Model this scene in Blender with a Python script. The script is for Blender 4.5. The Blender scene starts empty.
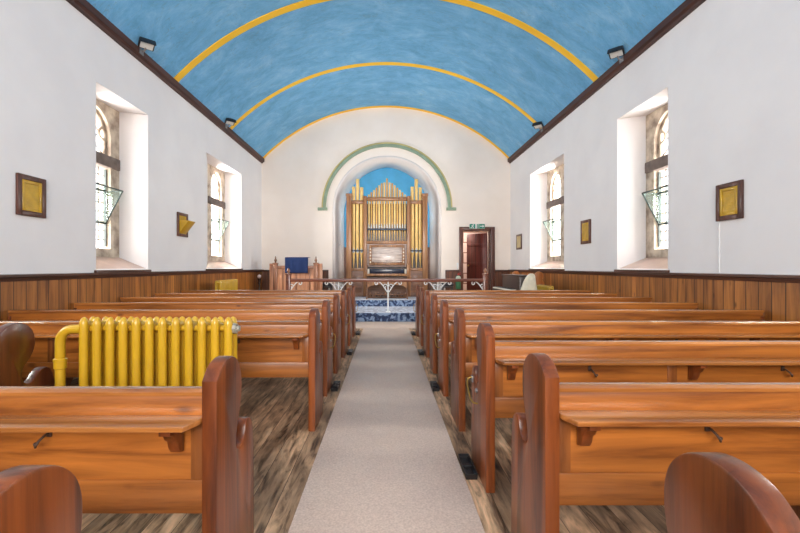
import bpy, bmesh, math, random
from mathutils import Vector, Matrix
random.seed(7)
scn = bpy.context.scene
C = scn.collection
PI = math.pi

# ------------------------------------------------------------------ materials
def nmat(name):
    m = bpy.data.materials.new(name); m.use_nodes = True
    nt = m.node_tree
    b = nt.nodes['Principled BSDF']
    return m, nt, b

def N(nt, t, **kw):
    n = nt.nodes.new(t)
    for k, v in kw.items():
        setattr(n, k, v)
    return n

def ramp(nt, stops):
    r = nt.nodes.new('ShaderNodeValToRGB')
    el = r.color_ramp.elements
    while len(el) < len(stops):
        el.new(0.5)
    for e, (p, c) in zip(el, stops):
        e.position = p
        e.color = (c[0], c[1], c[2], 1)
    return r

def lin(r, g, b):
    f = lambda c: (c/255/12.92) if c/255 <= 0.04045 else ((c/255+0.055)/1.055)**2.4
    return (f(r), f(g), f(b))

def plain(name, col, rough=0.5, metal=0.0, coat=0.0, noise=0.0, nscale=8.0):
    m, nt, b = nmat(name)
    b.inputs['Roughness'].default_value = rough
    b.inputs['Metallic'].default_value = metal
    b.inputs['Coat Weight'].default_value = coat
    if noise:
        tc = N(nt, 'ShaderNodeTexCoord')
        n = N(nt, 'ShaderNodeTexNoise'); n.inputs['Scale'].default_value = nscale; n.inputs['Detail'].default_value = 6
        nt.links.new(tc.outputs['Object'], n.inputs['Vector'])
        lo = tuple(c*(1-noise) for c in col); hi = tuple(min(1, c*(1+noise)) for c in col)
        r = ramp(nt, [(0.3, lo), (0.7, hi)])
        nt.links.new(n.outputs['Fac'], r.inputs['Fac'])
        nt.links.new(r.outputs['Color'], b.inputs['Base Color'])
    else:
        b.inputs['Base Color'].default_value = (*col, 1)
    return m

def wood(name, light, dark, axis='X', scale=1.0, rough=0.35, coat=0.3, board=None, board_axis='Y', seam=0.015, vary=0.25, knots=True, world=False, bl_along=0.8, along=0.9, blotch=((0.72, 0.70, 0.68), (1.12, 1.1, 1.06))):
    """grain along axis; board: width of boards laid side by side along board_axis"""
    m, nt, b = nmat(name)
    L = nt.links.new
    if world:
        src = N(nt, 'ShaderNodeNewGeometry').outputs['Position']
    else:
        src = N(nt, 'ShaderNodeTexCoord').outputs['Object']
    oi = N(nt, 'ShaderNodeObjectInfo')
    sc_ = N(nt, 'ShaderNodeMath', operation='MULTIPLY'); sc_.inputs[1].default_value = 37.0
    L(oi.outputs['Random'], sc_.inputs[0])
    add = N(nt, 'ShaderNodeVectorMath', operation='ADD')
    cmb = N(nt, 'ShaderNodeCombineXYZ')
    for i in range(3): L(sc_.outputs[0], cmb.inputs[i])
    L(src, add.inputs[0])
    L(cmb.outputs[0], add.inputs[1])
    vec = add.outputs[0]
    bval = None
    if board:
        sep = N(nt, 'ShaderNodeSeparateXYZ'); L(src, sep.inputs[0])
        dv = N(nt, 'ShaderNodeMath', operation='DIVIDE'); L(sep.outputs['XYZ'.index(board_axis)], dv.inputs[0]); dv.inputs[1].default_value = board
        fl = N(nt, 'ShaderNodeMath', operation='FLOOR'); L(dv.outputs[0], fl.inputs[0])
        fr = N(nt, 'ShaderNodeMath', operation='FRACT'); L(dv.outputs[0], fr.inputs[0])
        wn = N(nt, 'ShaderNodeTexWhiteNoise', noise_dimensions='1D'); L(fl.outputs[0], wn.inputs['W'])
        bval = wn.outputs['Value']
        off = N(nt, 'ShaderNodeVectorMath', operation='SCALE'); off.inputs['Scale'].default_value = 9.0
        L(wn.outputs['Color'], off.inputs[0])
        ad2 = N(nt, 'ShaderNodeVectorMath', operation='ADD'); L(vec, ad2.inputs[0]); L(off.outputs[0], ad2.inputs[1])
        vec = ad2.outputs[0]
        # seam mask
        pp = N(nt, 'ShaderNodeMath', operation='PINGPONG'); L(dv.outputs[0], pp.inputs[0]); pp.inputs[1].default_value = 0.5
        lt = N(nt, 'ShaderNodeMath', operation='LESS_THAN'); L(pp.outputs[0], lt.inputs[0]); lt.inputs[1].default_value = seam/board
        seamv = lt.outputs[0]
    mp = N(nt, 'ShaderNodeMapping'); L(vec, mp.inputs['Vector'])
    s = [14*scale]*3; s['XYZ'.index(axis)] = along*scale
    mp.inputs['Scale'].default_value = s
    n1 = N(nt, 'ShaderNodeTexNoise'); n1.inputs['Scale'].default_value = 1.0; n1.inputs['Detail'].default_value = 7; n1.inputs['Roughness'].default_value = 0.62; n1.inputs['Distortion'].default_value = 0.6
    L(mp.outputs[0], n1.inputs['Vector'])
    mid = tuple((a*0.6+c*0.4) for a, c in zip(light, dark))
    r1 = ramp(nt, [(0.32, dark), (0.5, mid), (0.66, light)])
    L(n1.outputs['Fac'], r1.inputs['Fac'])
    col = r1.outputs['Color']
    # broad blotches
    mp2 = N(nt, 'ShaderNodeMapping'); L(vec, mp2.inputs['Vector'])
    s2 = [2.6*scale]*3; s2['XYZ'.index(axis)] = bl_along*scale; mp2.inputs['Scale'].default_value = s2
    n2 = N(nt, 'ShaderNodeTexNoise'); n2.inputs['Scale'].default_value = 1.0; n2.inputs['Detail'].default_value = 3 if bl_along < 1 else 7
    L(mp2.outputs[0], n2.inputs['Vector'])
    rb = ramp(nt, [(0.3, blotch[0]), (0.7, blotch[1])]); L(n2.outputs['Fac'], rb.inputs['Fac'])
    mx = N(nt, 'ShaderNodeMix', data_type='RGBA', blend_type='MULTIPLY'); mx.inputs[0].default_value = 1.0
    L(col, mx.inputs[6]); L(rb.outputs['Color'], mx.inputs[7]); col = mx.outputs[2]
    if knots:
        mk = N(nt, 'ShaderNodeMapping'); L(vec, mk.inputs['Vector'])
        sk = [5.5]*3; sk['XYZ'.index(axis)] = 2.6; mk.inputs['Scale'].default_value = sk
        vo = N(nt, 'ShaderNodeTexVoronoi'); vo.inputs['Scale'].default_value = 1.0
        L(mk.outputs[0], vo.inputs['Vector'])
        rk = ramp(nt, [(0.045, (0.28, 0.22, 0.2)), (0.12, (1, 1, 1))]); L(vo.outputs['Distance'], rk.inputs['Fac'])
        m3 = N(nt, 'ShaderNodeMix', data_type='RGBA', blend_type='MULTIPLY'); m3.inputs[0].default_value = 0.8
        L(col, m3.inputs[6]); L(rk.outputs['Color'], m3.inputs[7]); col = m3.outputs[2]
    # tone per object / board
    hv = N(nt, 'ShaderNodeHueSaturation')
    mr = N(nt, 'ShaderNodeMapRange'); mr.inputs['To Min'].default_value = 1-vary; mr.inputs['To Max'].default_value = 1+vary
    L(bval if bval is not None else oi.outputs['Random'], mr.inputs['Value'])
    L(mr.outputs[0], hv.inputs['Value']); L(col, hv.inputs['Color']); col = hv.outputs['Color']
    if board:
        m4 = N(nt, 'ShaderNodeMix', data_type='RGBA'); L(seamv, m4.inputs[0]); L(col, m4.inputs[6])
        m4.inputs[7].default_value = (dark[0]*0.35, dark[1]*0.35, dark[2]*0.35, 1); col = m4.outputs[2]
    L(col, b.inputs['Base Color'])
    b.inputs['Roughness'].default_value = rough
    b.inputs['Coat Weight'].default_value = coat
    b.inputs['Coat Roughness'].default_value = 0.18
    bp = N(nt, 'ShaderNodeBump'); bp.inputs['Strength'].default_value = 0.12; bp.inputs['Distance'].default_value = 0.01
    L(n1.outputs['Fac'], bp.inputs['Height']); L(bp.outputs[0], b.inputs['Normal'])
    return m

def plaster(name, col, tint):
    m, nt, b = nmat(name); L = nt.links.new
    g = N(nt, 'ShaderNodeNewGeometry')
    n = N(nt, 'ShaderNodeTexNoise'); n.inputs['Scale'].default_value = 0.9; n.inputs['Detail'].default_value = 8; n.inputs['Roughness'].default_value = 0.55
    L(g.outputs['Position'], n.inputs['Vector'])
    r = ramp(nt, [(0.35, tint), (0.62, col)]); L(n.outputs['Fac'], r.inputs['Fac'])
    L(r.outputs['Color'], b.inputs['Base Color'])
    b.inputs['Roughness'].default_value = 0.85
    n2 = N(nt, 'ShaderNodeTexNoise'); n2.inputs['Scale'].default_value = 6; n2.inputs['Detail'].default_value = 6
    L(g.outputs['Position'], n2.inputs['Vector'])
    bp = N(nt, 'ShaderNodeBump'); bp.inputs['Strength'].default_value = 0.12; bp.inputs['Distance'].default_value = 0.02
    L(n2.outputs['Fac'], bp.inputs['Height']); L(bp.outputs[0], b.inputs['Normal'])
    return m

M = {}
M['wall'] = plaster('white_plaster', lin(237, 233, 231), lin(230, 226, 225))
M['endwall'] = plaster('cream_plaster', lin(250, 238, 226), lin(244, 231, 218))
M['pine'] = wood('varnished_pine', lin(184, 112, 46), lin(104, 54, 16), 'X', 1.0, 0.36, 0.3, vary=0.14)
M['pine_z'] = wood('varnished_pine_upright', lin(168, 102, 50), lin(92, 48, 20), 'Z', 1.0, 0.34, 0.35, vary=0.12)
M['pewend'] = wood('dark_varnished_end', lin(150, 78, 32), lin(72, 31, 12), 'Z', 1.0, 0.36, 0.22, vary=0.16, knots=False)
M['pewend_dark'] = wood('old_dark_end', lin(104, 50, 28), lin(58, 26, 14), 'Z', 1.0, 0.28, 0.5, vary=0.1, knots=False)
M['discwood'] = wood('orange_brown_end', lin(214, 134, 66), lin(168, 92, 40), 'Z', 1.0, 0.4, 0.2, vary=0.02, knots=False)
M['pine_top'] = wood('highlight_pine_rail', lin(196, 128, 66), lin(124, 70, 30), 'X', 1.0, 0.24, 0.9, vary=0.1, knots=False)  # paler colour paints in the reflected highlight along rails and ledges
M['dado'] = wood('wainscot_boards', lin(192, 122, 52), lin(118, 66, 24), 'Z', 1.0, 0.42, 0.2, board=0.15, board_axis='Y', seam=0.006, vary=0.22, world=True)
M['dado_x'] = wood('end_wainscot_boards', lin(122, 70, 40), lin(76, 38, 22), 'Z', 1.0, 0.42, 0.2, board=0.13, board_axis='X', seam=0.006, vary=0.2, world=True)
M['cap'] = wood('dado_cap', lin(92, 50, 30), lin(54, 28, 18), 'Y', 1.0, 0.4, 0.2, vary=0.05, knots=False)
M['cornice'] = wood('cornice_wood', lin(90, 52, 42), lin(54, 30, 24), 'Y', 1.0, 0.55, 0.0, vary=0.02, knots=False)
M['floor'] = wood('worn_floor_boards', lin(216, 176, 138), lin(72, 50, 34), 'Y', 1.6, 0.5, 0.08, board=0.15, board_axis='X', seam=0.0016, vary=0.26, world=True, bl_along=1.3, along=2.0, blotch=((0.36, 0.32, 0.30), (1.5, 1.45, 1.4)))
M['organwood'] = wood('organ_oak', lin(184, 132, 86), lin(126, 80, 48), 'Z', 1.2, 0.38, 0.3, vary=0.06, knots=False)
M['organdark'] = wood('organ_dark_oak', lin(140, 96, 68), lin(88, 56, 40), 'X', 1.2, 0.38, 0.3, vary=0.06, knots=False)
M['deskreflect'] = wood('desk_reflection_veneer', lin(250, 238, 230), lin(116, 72, 52), 'X', 1.6, 0.3, 0.4, vary=0.05)  # near-white swirl paints a reflection into the music desk's colour
M['pulpitwood'] = wood('pulpit_pine', lin(224, 168, 132), lin(180, 120, 88), 'Z', 1.2, 0.4, 0.2, vary=0.06, knots=False)
M['pulpitdark'] = wood('pulpit_post_wood', lin(172, 118, 86), lin(118, 76, 54), 'Z', 1.2, 0.4, 0.2, vary=0.06, knots=False)
M['rail'] = wood('rail_mahogany', lin(150, 84, 58), lin(98, 46, 30), 'X', 1.2, 0.32, 0.4, vary=0.03, knots=False)
M['reddoor'] = wood('red_brown_door', lin(112, 44, 32), lin(74, 24, 18), 'Z', 1.0, 0.45, 0.2, board=0.12, board_axis='X', seam=0.004, vary=0.1, knots=False)
M['doorframe'] = wood('dark_door_frame', lin(106, 60, 44), lin(66, 34, 25), 'Z', 1.0, 0.45, 0.2, vary=0.05, knots=False)
M['blackwood'] = wood('near_black_wood', lin(60, 42, 38), lin(34, 22, 20), 'X', 1.0, 0.4, 0.2, vary=0.05, knots=False)
M['yellow'] = plain('yellow_paint_band', lin(255, 200, 48), 0.6, noise=0.05, nscale=3)
M['radyellow'] = plain('ochre_gloss_enamel', lin(204, 160, 36), 0.3, coat=0.4, noise=0.08, nscale=5)
M['brassyellow'] = plain('yellow_painted_panel', lin(196, 152, 18), 0.35, coat=0.3, noise=0.15, nscale=12)
M['cream'] = plain('cream_panel', lin(196, 176, 128), 0.5, noise=0.1, nscale=9)
M['brass'] = plain('old_brass', lin(168, 132, 66), 0.4, metal=0.7, noise=0.15, nscale=30)
M['gilt'] = plain('gilded_pipe_metal', lin(206, 160, 84), 0.4, metal=0.15, noise=0.1, nscale=5)
M['giltpale'] = plain('pale_gilded_pipe_metal', lin(234, 198, 124), 0.4, metal=0.15, noise=0.1, nscale=5)
M['pipemouth'] = plain('dull_tin', lin(158, 164, 170), 0.4, metal=0.4)
M['mouthrail'] = plain('slate_blue_rail_paint', lin(60, 70, 84), 0.5)
M['steel'] = plain('grey_steel', lin(150, 150, 152), 0.4, metal=0.8)
M['greyplug'] = plain('bare_grey_iron', lin(168, 162, 146), 0.45, metal=0.3, noise=0.2, nscale=40)
M['black'] = plain('black_iron', (0.012, 0.012, 0.014), 0.35)
M['hookiron'] = plain('dark_hook_iron', (0.06, 0.03, 0.018), 0.5)
M['white'] = plain('white_paint', lin(240, 240, 238), 0.4)
M['ivory'] = plain('ivory_keys', lin(232, 226, 210), 0.3)
M['green'] = plain('sage_green_moulding', lin(138, 158, 134), 0.6, noise=0.12, nscale=5)
M['gold'] = plain('gold_line', lin(196, 180, 118), 0.5, noise=0.1, nscale=5)
M['bluecloth'] = plain('navy_blue_cloth', lin(4, 36, 84), 0.85, noise=0.12, nscale=30)
M['navypad'] = plain('near_black_upholstery', lin(34, 30, 36), 0.8, noise=0.15, nscale=20)
M['signgreen'] = plain('sign_green', lin(0, 132, 106), 0.4)
M['exgreen'] = plain('extinguisher_green', lin(66, 120, 84), 0.35, coat=0.4)
M['exlabel'] = plain('pale_label', lin(206, 214, 190), 0.5)
M['red'] = plain('red_plastic', lin(176, 44, 36), 0.4)
M['creamcloth'] = plain('cream_cloth', lin(216, 208, 186), 0.9, noise=0.18, nscale=9)
M['sill'] = plain('terracotta_sill', lin(196, 164, 148), 0.35, coat=0.3, noise=0.14, nscale=4)
M['lead'] = plain('window_lead', lin(70, 72, 74), 0.5, metal=0.3)
M['hoppersteel'] = plain('dark_green_steel', lin(52, 66, 62), 0.45)
M['lens'] = plain('floodlight_lens', lin(222, 222, 216), 0.2, coat=0.5)

# stone
def stone():
    m, nt, b = nmat('mottled_sandstone'); L = nt.links.new
    g = N(nt, 'ShaderNodeNewGeometry')
    n = N(nt, 'ShaderNodeTexNoise'); n.inputs['Scale'].default_value = 6; n.inputs['Detail'].default_value = 8
    L(g.outputs['Position'], n.inputs['Vector'])
    r = ramp(nt, [(0.3, lin(138, 120, 106)), (0.5, lin(192, 176, 156)), (0.7, lin(222, 208, 188))]); L(n.outputs['Fac'], r.inputs['Fac'])
    L(r.outputs['Color'], b.inputs['Base Color']); b.inputs['Roughness'].default_value = 0.9
    bp = N(nt, 'ShaderNodeBump'); bp.inputs['Strength'].default_value = 0.4; bp.inputs['Distance'].default_value = 0.02
    L(n.outputs['Fac'], bp.inputs['Height']); L(bp.outputs[0], b.inputs['Normal'])
    return m
M['stone'] = stone()
M['transom'] = plain('dark_weathered_stone', lin(118, 104, 96), 0.9, noise=0.3, nscale=8)

def ceilmat():
    m, nt, b = nmat('blue_distemper'); L = nt.links.new
    g = N(nt, 'ShaderNodeNewGeometry')
    mp = N(nt, 'ShaderNodeMapping'); mp.inputs['Scale'].default_value = (0.9, 1.6, 1.2); L(g.outputs['Position'], mp.inputs['Vector'])
    n = N(nt, 'ShaderNodeTexNoise'); n.inputs['Scale'].default_value = 1.4; n.inputs['Detail'].default_value = 12; n.inputs['Roughness'].default_value = 0.8; n.inputs['Distortion'].default_value = 0.4
    L(mp.outputs[0], n.inputs['Vector'])
    r = ramp(nt, [(0.30, lin(88, 150, 192)), (0.5, lin(112, 178, 222)), (0.70, lin(152, 204, 236))]); L(n.outputs['Fac'], r.inputs['Fac'])
    # thin meandering hairline marks
    mp2 = N(nt, 'ShaderNodeMapping'); mp2.inputs['Scale'].default_value = (0.9, 4.5, 1.2); L(g.outputs['Position'], mp2.inputs['Vector'])
    n2 = N(nt, 'ShaderNodeTexNoise'); n2.inputs['Scale'].default_value = 1.6; n2.inputs['Detail'].default_value = 5; n2.inputs['Distortion'].default_value = 1.5
    L(mp2.outputs[0], n2.inputs['Vector'])
    r2 = ramp(nt, [(0.488, (0, 0, 0)), (0.5, (1, 1, 1)), (0.512, (0, 0, 0))]); L(n2.outputs['Fac'], r2.inputs['Fac'])
    ml = N(nt, 'ShaderNodeMath', operation='MULTIPLY'); L(r2.outputs['Color'], ml.inputs[0]); ml.inputs[1].default_value = 0.5
    mx = N(nt, 'ShaderNodeMix', data_type='RGBA'); L(ml.outputs[0], mx.inputs[0]); L(r.outputs['Color'], mx.inputs[6]); mx.inputs[7].default_value = (*lin(110, 140, 160), 1)
    L(mx.outputs[2], b.inputs['Base Color']); b.inputs['Roughness'].default_value = 0.8
    return m
M['ceil'] = ceilmat()
M['alcoveblue'] = plain('bright_blue_paint', lin(92, 186, 236), 0.7, noise=0.12, nscale=2.5)

def carpetmat():
    m, nt, b = nmat('beige_runner'); L = nt.links.new
    tc = N(nt, 'ShaderNodeTexCoord')
    n = N(nt, 'ShaderNodeTexNoise'); n.inputs['Scale'].default_value = 90; n.inputs['Detail'].default_value = 3; L(tc.outputs['Object'], n.inputs['Vector'])
    n2 = N(nt, 'ShaderNodeTexNoise'); n2.inputs['Scale'].default_value = 1.6; n2.inputs['Detail'].default_value = 4; L(tc.outputs['Object'], n2.inputs['Vector'])
    r = ramp(nt, [(0.3, lin(206, 178, 160)), (0.7, lin(232, 206, 188))]); L(n.outputs['Fac'], r.inputs['Fac'])
    r2 = ramp(nt, [(0.35, (0.93, 0.92, 0.92)), (0.65, (1.03, 1.02, 1.0))]); L(n2.outputs['Fac'], r2.inputs['Fac'])
    mx = N(nt, 'ShaderNodeMix', data_type='RGBA', blend_type='MULTIPLY'); mx.inputs[0].default_value = 1
    L(r.outputs['Color'], mx.inputs[6]); L(r2.outputs['Color'], mx.inputs[7]); L(mx.outputs[2], b.inputs['Base Color'])
    b.inputs['Roughness'].default_value = 0.95
    bp = N(nt, 'ShaderNodeBump'); bp.inputs['Strength'].default_value = 0.4; bp.inputs['Distance'].default_value = 0.004
    L(n.outputs['Fac'], bp.inputs['Height']); L(bp.outputs[0], b.inputs['Normal'])
    return m
M['carpet'] = carpetmat()

def bluecarpet():
    m, nt, b = nmat('blue_patterned_carpet'); L = nt.links.new
    tc = N(nt, 'ShaderNodeTexCoord')
    n = N(nt, 'ShaderNodeTexNoise'); n.inputs['Scale'].default_value = 7; n.inputs['Detail'].default_value = 2; n.inputs['Distortion'].default_value = 1.4; L(tc.outputs['Object'], n.inputs['Vector'])
    r = ramp(nt, [(0.40, lin(34, 50, 84)), (0.5, lin(66, 88, 126)), (0.58, lin(146, 166, 194))]); L(n.outputs['Fac'], r.inputs['Fac'])
    L(r.outputs['Color'], b.inputs['Base Color']); b.inputs['Roughness'].default_value = 0.8
    b.inputs['Sheen Weight'].default_value = 0.4
    return m
M['bluecarpet'] = bluecarpet()

def brickmat():
    m, nt, b = nmat('pink_porch_stone'); L = nt.links.new
    g = N(nt, 'ShaderNodeNewGeometry')
    mp = N(nt, 'ShaderNodeMapping'); mp.inputs['Rotation'].default_value = (PI/2, 0, 0); L(g.outputs['Position'], mp.inputs['Vector'])
    br = N(nt, 'ShaderNodeTexBrick'); br.inputs['Scale'].default_value = 1.0
    br.inputs['Color1'].default_value = (*lin(234, 220, 210), 1); br.inputs['Color2'].default_value = (*lin(228, 210, 200), 1); br.inputs['Mortar'].default_value = (*lin(150, 112, 98), 1)
    br.inputs['Brick Width'].default_value = 0.9; br.inputs['Row Height'].default_value = 0.36; br.inputs['Mortar Size'].default_value = 0.018
    L(mp.outputs[0], br.inputs['Vector']); L(br.outputs['Color'], b.inputs['Base Color']); b.inputs['Roughness'].default_value = 0.8
    return m
M['brick'] = brickmat()

def glassmat(name, tint, opacity, refl):
    m = bpy.data.materials.new(name); m.use_nodes = True; nt = m.node_tree; L = nt.links.new
    for n in list(nt.nodes): nt.nodes.remove(n)
    o = N(nt, 'ShaderNodeOutputMaterial')
    t = N(nt, 'ShaderNodeBsdfTransparent'); t.inputs[0].default_value = (*tint, 1)
    d = N(nt, 'ShaderNodeBsdfTranslucent'); d.inputs[0].default_value = (*tint, 1)
    g = N(nt, 'ShaderNodeBsdfGlossy'); g.inputs['Roughness'].default_value = 0.08
    m1 = N(nt, 'ShaderNodeMixShader'); m1.inputs[0].default_value = opacity
    m2 = N(nt, 'ShaderNodeMixShader'); m2.inputs[0].default_value = refl
    L(t.outputs[0], m1.inputs[1]); L(d.outputs[0], m1.inputs[2])
    L(m1.outputs[0], m2.inputs[1]); L(g.outputs[0], m2.inputs[2]); L(m2.outputs[0], o.inputs[0])
    return m
M['glass'] = glassmat('leaded_glass', (0.80, 0.82, 0.84), 0.0, 0.04)
M['glassgreen'] = glassmat('greenish_glass', (0.82, 0.94, 0.91), 0.0, 0.10)

# ------------------------------------------------------------------ mesh helpers
class MB:
    def __init__(s): s.bm = bmesh.new()
    def _merge(s, b):
        me = bpy.data.meshes.new('tmp'); b.to_mesh(me); b.free(); s.bm.from_mesh(me); bpy.data.meshes.remove(me)
    def box(s, x0, x1, y0, y1, z0, z1, bev=0.0, mat=None):
        b = bmesh.new(); bmesh.ops.create_cube(b, size=1)
        for v in b.verts:
            v.co = Vector(((x0+x1)/2+v.co.x*(x1-x0), (y0+y1)/2+v.co.y*(y1-y0), (z0+z1)/2+v.co.z*(z1-z0)))
        if bev: bmesh.ops.bevel(b, geom=list(b.edges), offset=bev, segments=2, affect='EDGES', profile=0.5)
        if mat is not None: bmesh.ops.transform(b, matrix=mat, verts=b.verts)
        s._merge(b); return s
    def prism(s, pts, axis, a, c, bev=0.0, segs=2, mat=None):
        """pts 2D closed outline; axis 'X': pts=(y,z); 'Y': pts=(x,z); 'Z': pts=(x,y)"""
        b = bmesh.new()
        def P(p, t):
            return {'X': (t, p[0], p[1]), 'Y': (p[0], t, p[1]), 'Z': (p[0], p[1], t)}[axis]
        v0 = [b.verts.new(P(p, a)) for p in pts]; v1 = [b.verts.new(P(p, c)) for p in pts]
        n = len(pts)
        f0 = b.faces.new(v0); f1 = b.faces.new(v1[::-1])
        for i in range(n): b.faces.new((v0[i], v1[i], v1[(i+1) % n], v0[(i+1) % n]))
        bmesh.ops.recalc_face_normals(b, faces=b.faces)
        if bev:
            ed = [e for e in b.edges if (e in f0.edges[:] or e in f1.edges[:])]
            bmesh.ops.bevel(b, geom=ed, offset=bev, segments=segs, affect='EDGES', profile=0.5)
        if mat is not None: bmesh.ops.transform(b, matrix=mat, verts=b.verts)
        s._merge(b); return s
    def tube(s, path, r, seg=10, cap=True, mat=None):
        b = bmesh.new(); path = [Vector(p) for p in path]; n = len(path); rings = []
        rr = r if isinstance(r, (list, tuple)) else [r]*n
        up = None
        for i, p in enumerate(path):
            t = (path[min(i+1, n-1)]-path[max(i-1, 0)]).normalized()
            if up is None:
                up = Vector((0, 0, 1)) if abs(t.z) < 0.9 else Vector((1, 0, 0))
            side = t.cross(up).normalized(); up = side.cross(t).normalized()
            rings.append([b.verts.new(p+(side*math.cos(2*PI*k/seg)+up*math.sin(2*PI*k/seg))*rr[i]) for k in range(seg)])
        for i in range(n-1):
            for k in range(seg):
                b.faces.new((rings[i][k], rings[i][(k+1) % seg], rings[i+1][(k+1) % seg], rings[i+1][k]))
        if cap:
            b.faces.new(rings[0][::-1]); b.faces.new(rings[-1])
        bmesh.ops.recalc_face_normals(b, faces=b.faces)
        if mat is not None: bmesh.ops.transform(b, matrix=mat, verts=b.verts)
        s._merge(b); return s
    def lathe(s, prof, cx=0, cy=0, cz=0, seg=16, mat=None):
        b = bmesh.new(); rings = []
        for r, z in prof:
            rings.append([b.verts.new((cx+r*math.cos(2*PI*k/seg), cy+r*math.sin(2*PI*k/seg), cz+z)) for k in range(seg)])
        for i in range(len(prof)-1):
            for k in range(seg):
                b.faces.new((rings[i][k], rings[i][(k+1) % seg], rings[i+1][(k+1) % seg], rings[i+1][k]))
        b.faces.new(rings[0][::-1]); b.faces.new(rings[-1])
        bmesh.ops.remove_doubles(b, verts=b.verts, dist=1e-5)
        bmesh.ops.recalc_face_normals(b, faces=b.faces)
        if mat is not None: bmesh.ops.transform(b, matrix=mat, verts=b.verts)
        s._merge(b); return s
    def sphere(s, c, r, sx=1, sy=1, sz=1):
        b = bmesh.new(); bmesh.ops.create_uvsphere(b, u_segments=16, v_segments=10, radius=r)
        for v in b.verts: v.co = Vector((c[0]+v.co.x*sx, c[1]+v.co.y*sy, c[2]+v.co.z*sz))
        s._merge(b); return s
    def quads(s, vs, fs, recalc=False):
        b = bmesh.new(); vv = [b.verts.new(v) for v in vs]
        for f in fs: b.faces.new([vv[i] for i in f])
        if recalc: bmesh.ops.recalc_face_normals(b, faces=b.faces)
        s._merge(b); return s
    def build(s, name, mat, parent=None, smooth=True, angle=38, loc=None):
        me = bpy.data.meshes.new(name); s.bm.to_mesh(me); s.bm.free()
        for mm in (mat if isinstance(mat, (list, tuple)) else [mat]): me.materials.append(mm)
        if smooth:
            for p in me.polygons: p.use_smooth = True
            me.set_sharp_from_angle(angle=math.radians(angle))
        o = bpy.data.objects.new(name, me); C.objects.link(o)
        if parent is not None: o.parent = parent
        if loc is not None: o.location = loc
        return o

def thing(name, label, cat, loc=(0, 0, 0), rz=0, group=None):
    o = bpy.data.objects.new(name, None); C.objects.link(o)
    o.empty_display_size = 0.1
    o.location = loc; o.rotation_euler = (0, 0, rz); o['label'] = label; o['category'] = cat
    if group: o['group'] = group
    return o
def tag(o, label, cat, group=None, kind=None):
    o['label'] = label; o['category'] = cat
    if group: o['group'] = group
    if kind: o['kind'] = kind
    return o
def struct(o, label=None, cat=None):
    o['kind'] = 'structure'
    if label: o['label'] = label
    if cat: o['category'] = cat
    return o
def dup(root, loc, label, rz=None):
    r = root.copy(); C.objects.link(r); r.location = loc; r['label'] = label
    if rz is not None: r.rotation_euler = (0, 0, rz)
    def rec(src, dst):
        for ch in list(src.children):
            c = ch.copy(); C.objects.link(c); c.parent = dst
            rec(ch, c)
    rec(root, r)
    return r

# ------------------------------------------------------------------ room constants (metres; camera at the origin looking along +Y)
HW = 3.88            # half width
Y0, Y1 = -4.0, 13.1  # near / far walls
EAVE = 4.62
RISE = 1.67
RV = (HW**2 + RISE**2)/(2*RISE)
def vault_z(x, r=RV): return EAVE + math.sqrt(max(0, r*r-x*x)) - (RV-RISE)

# ---- floor
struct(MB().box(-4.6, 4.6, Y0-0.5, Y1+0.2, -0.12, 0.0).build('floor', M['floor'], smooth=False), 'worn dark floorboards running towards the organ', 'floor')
# chancel platform in two steps
st = MB().box(-3.86, 3.86, 9.93, 11.63, 0.0, 0.20).box(-3.86, 3.86, 11.63, 13.1, 0.0, 0.37)
struct(st.build('platform_steps', M['floor'], smooth=False), 'two wooden steps of the raised platform before the organ', 'platform')

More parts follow.
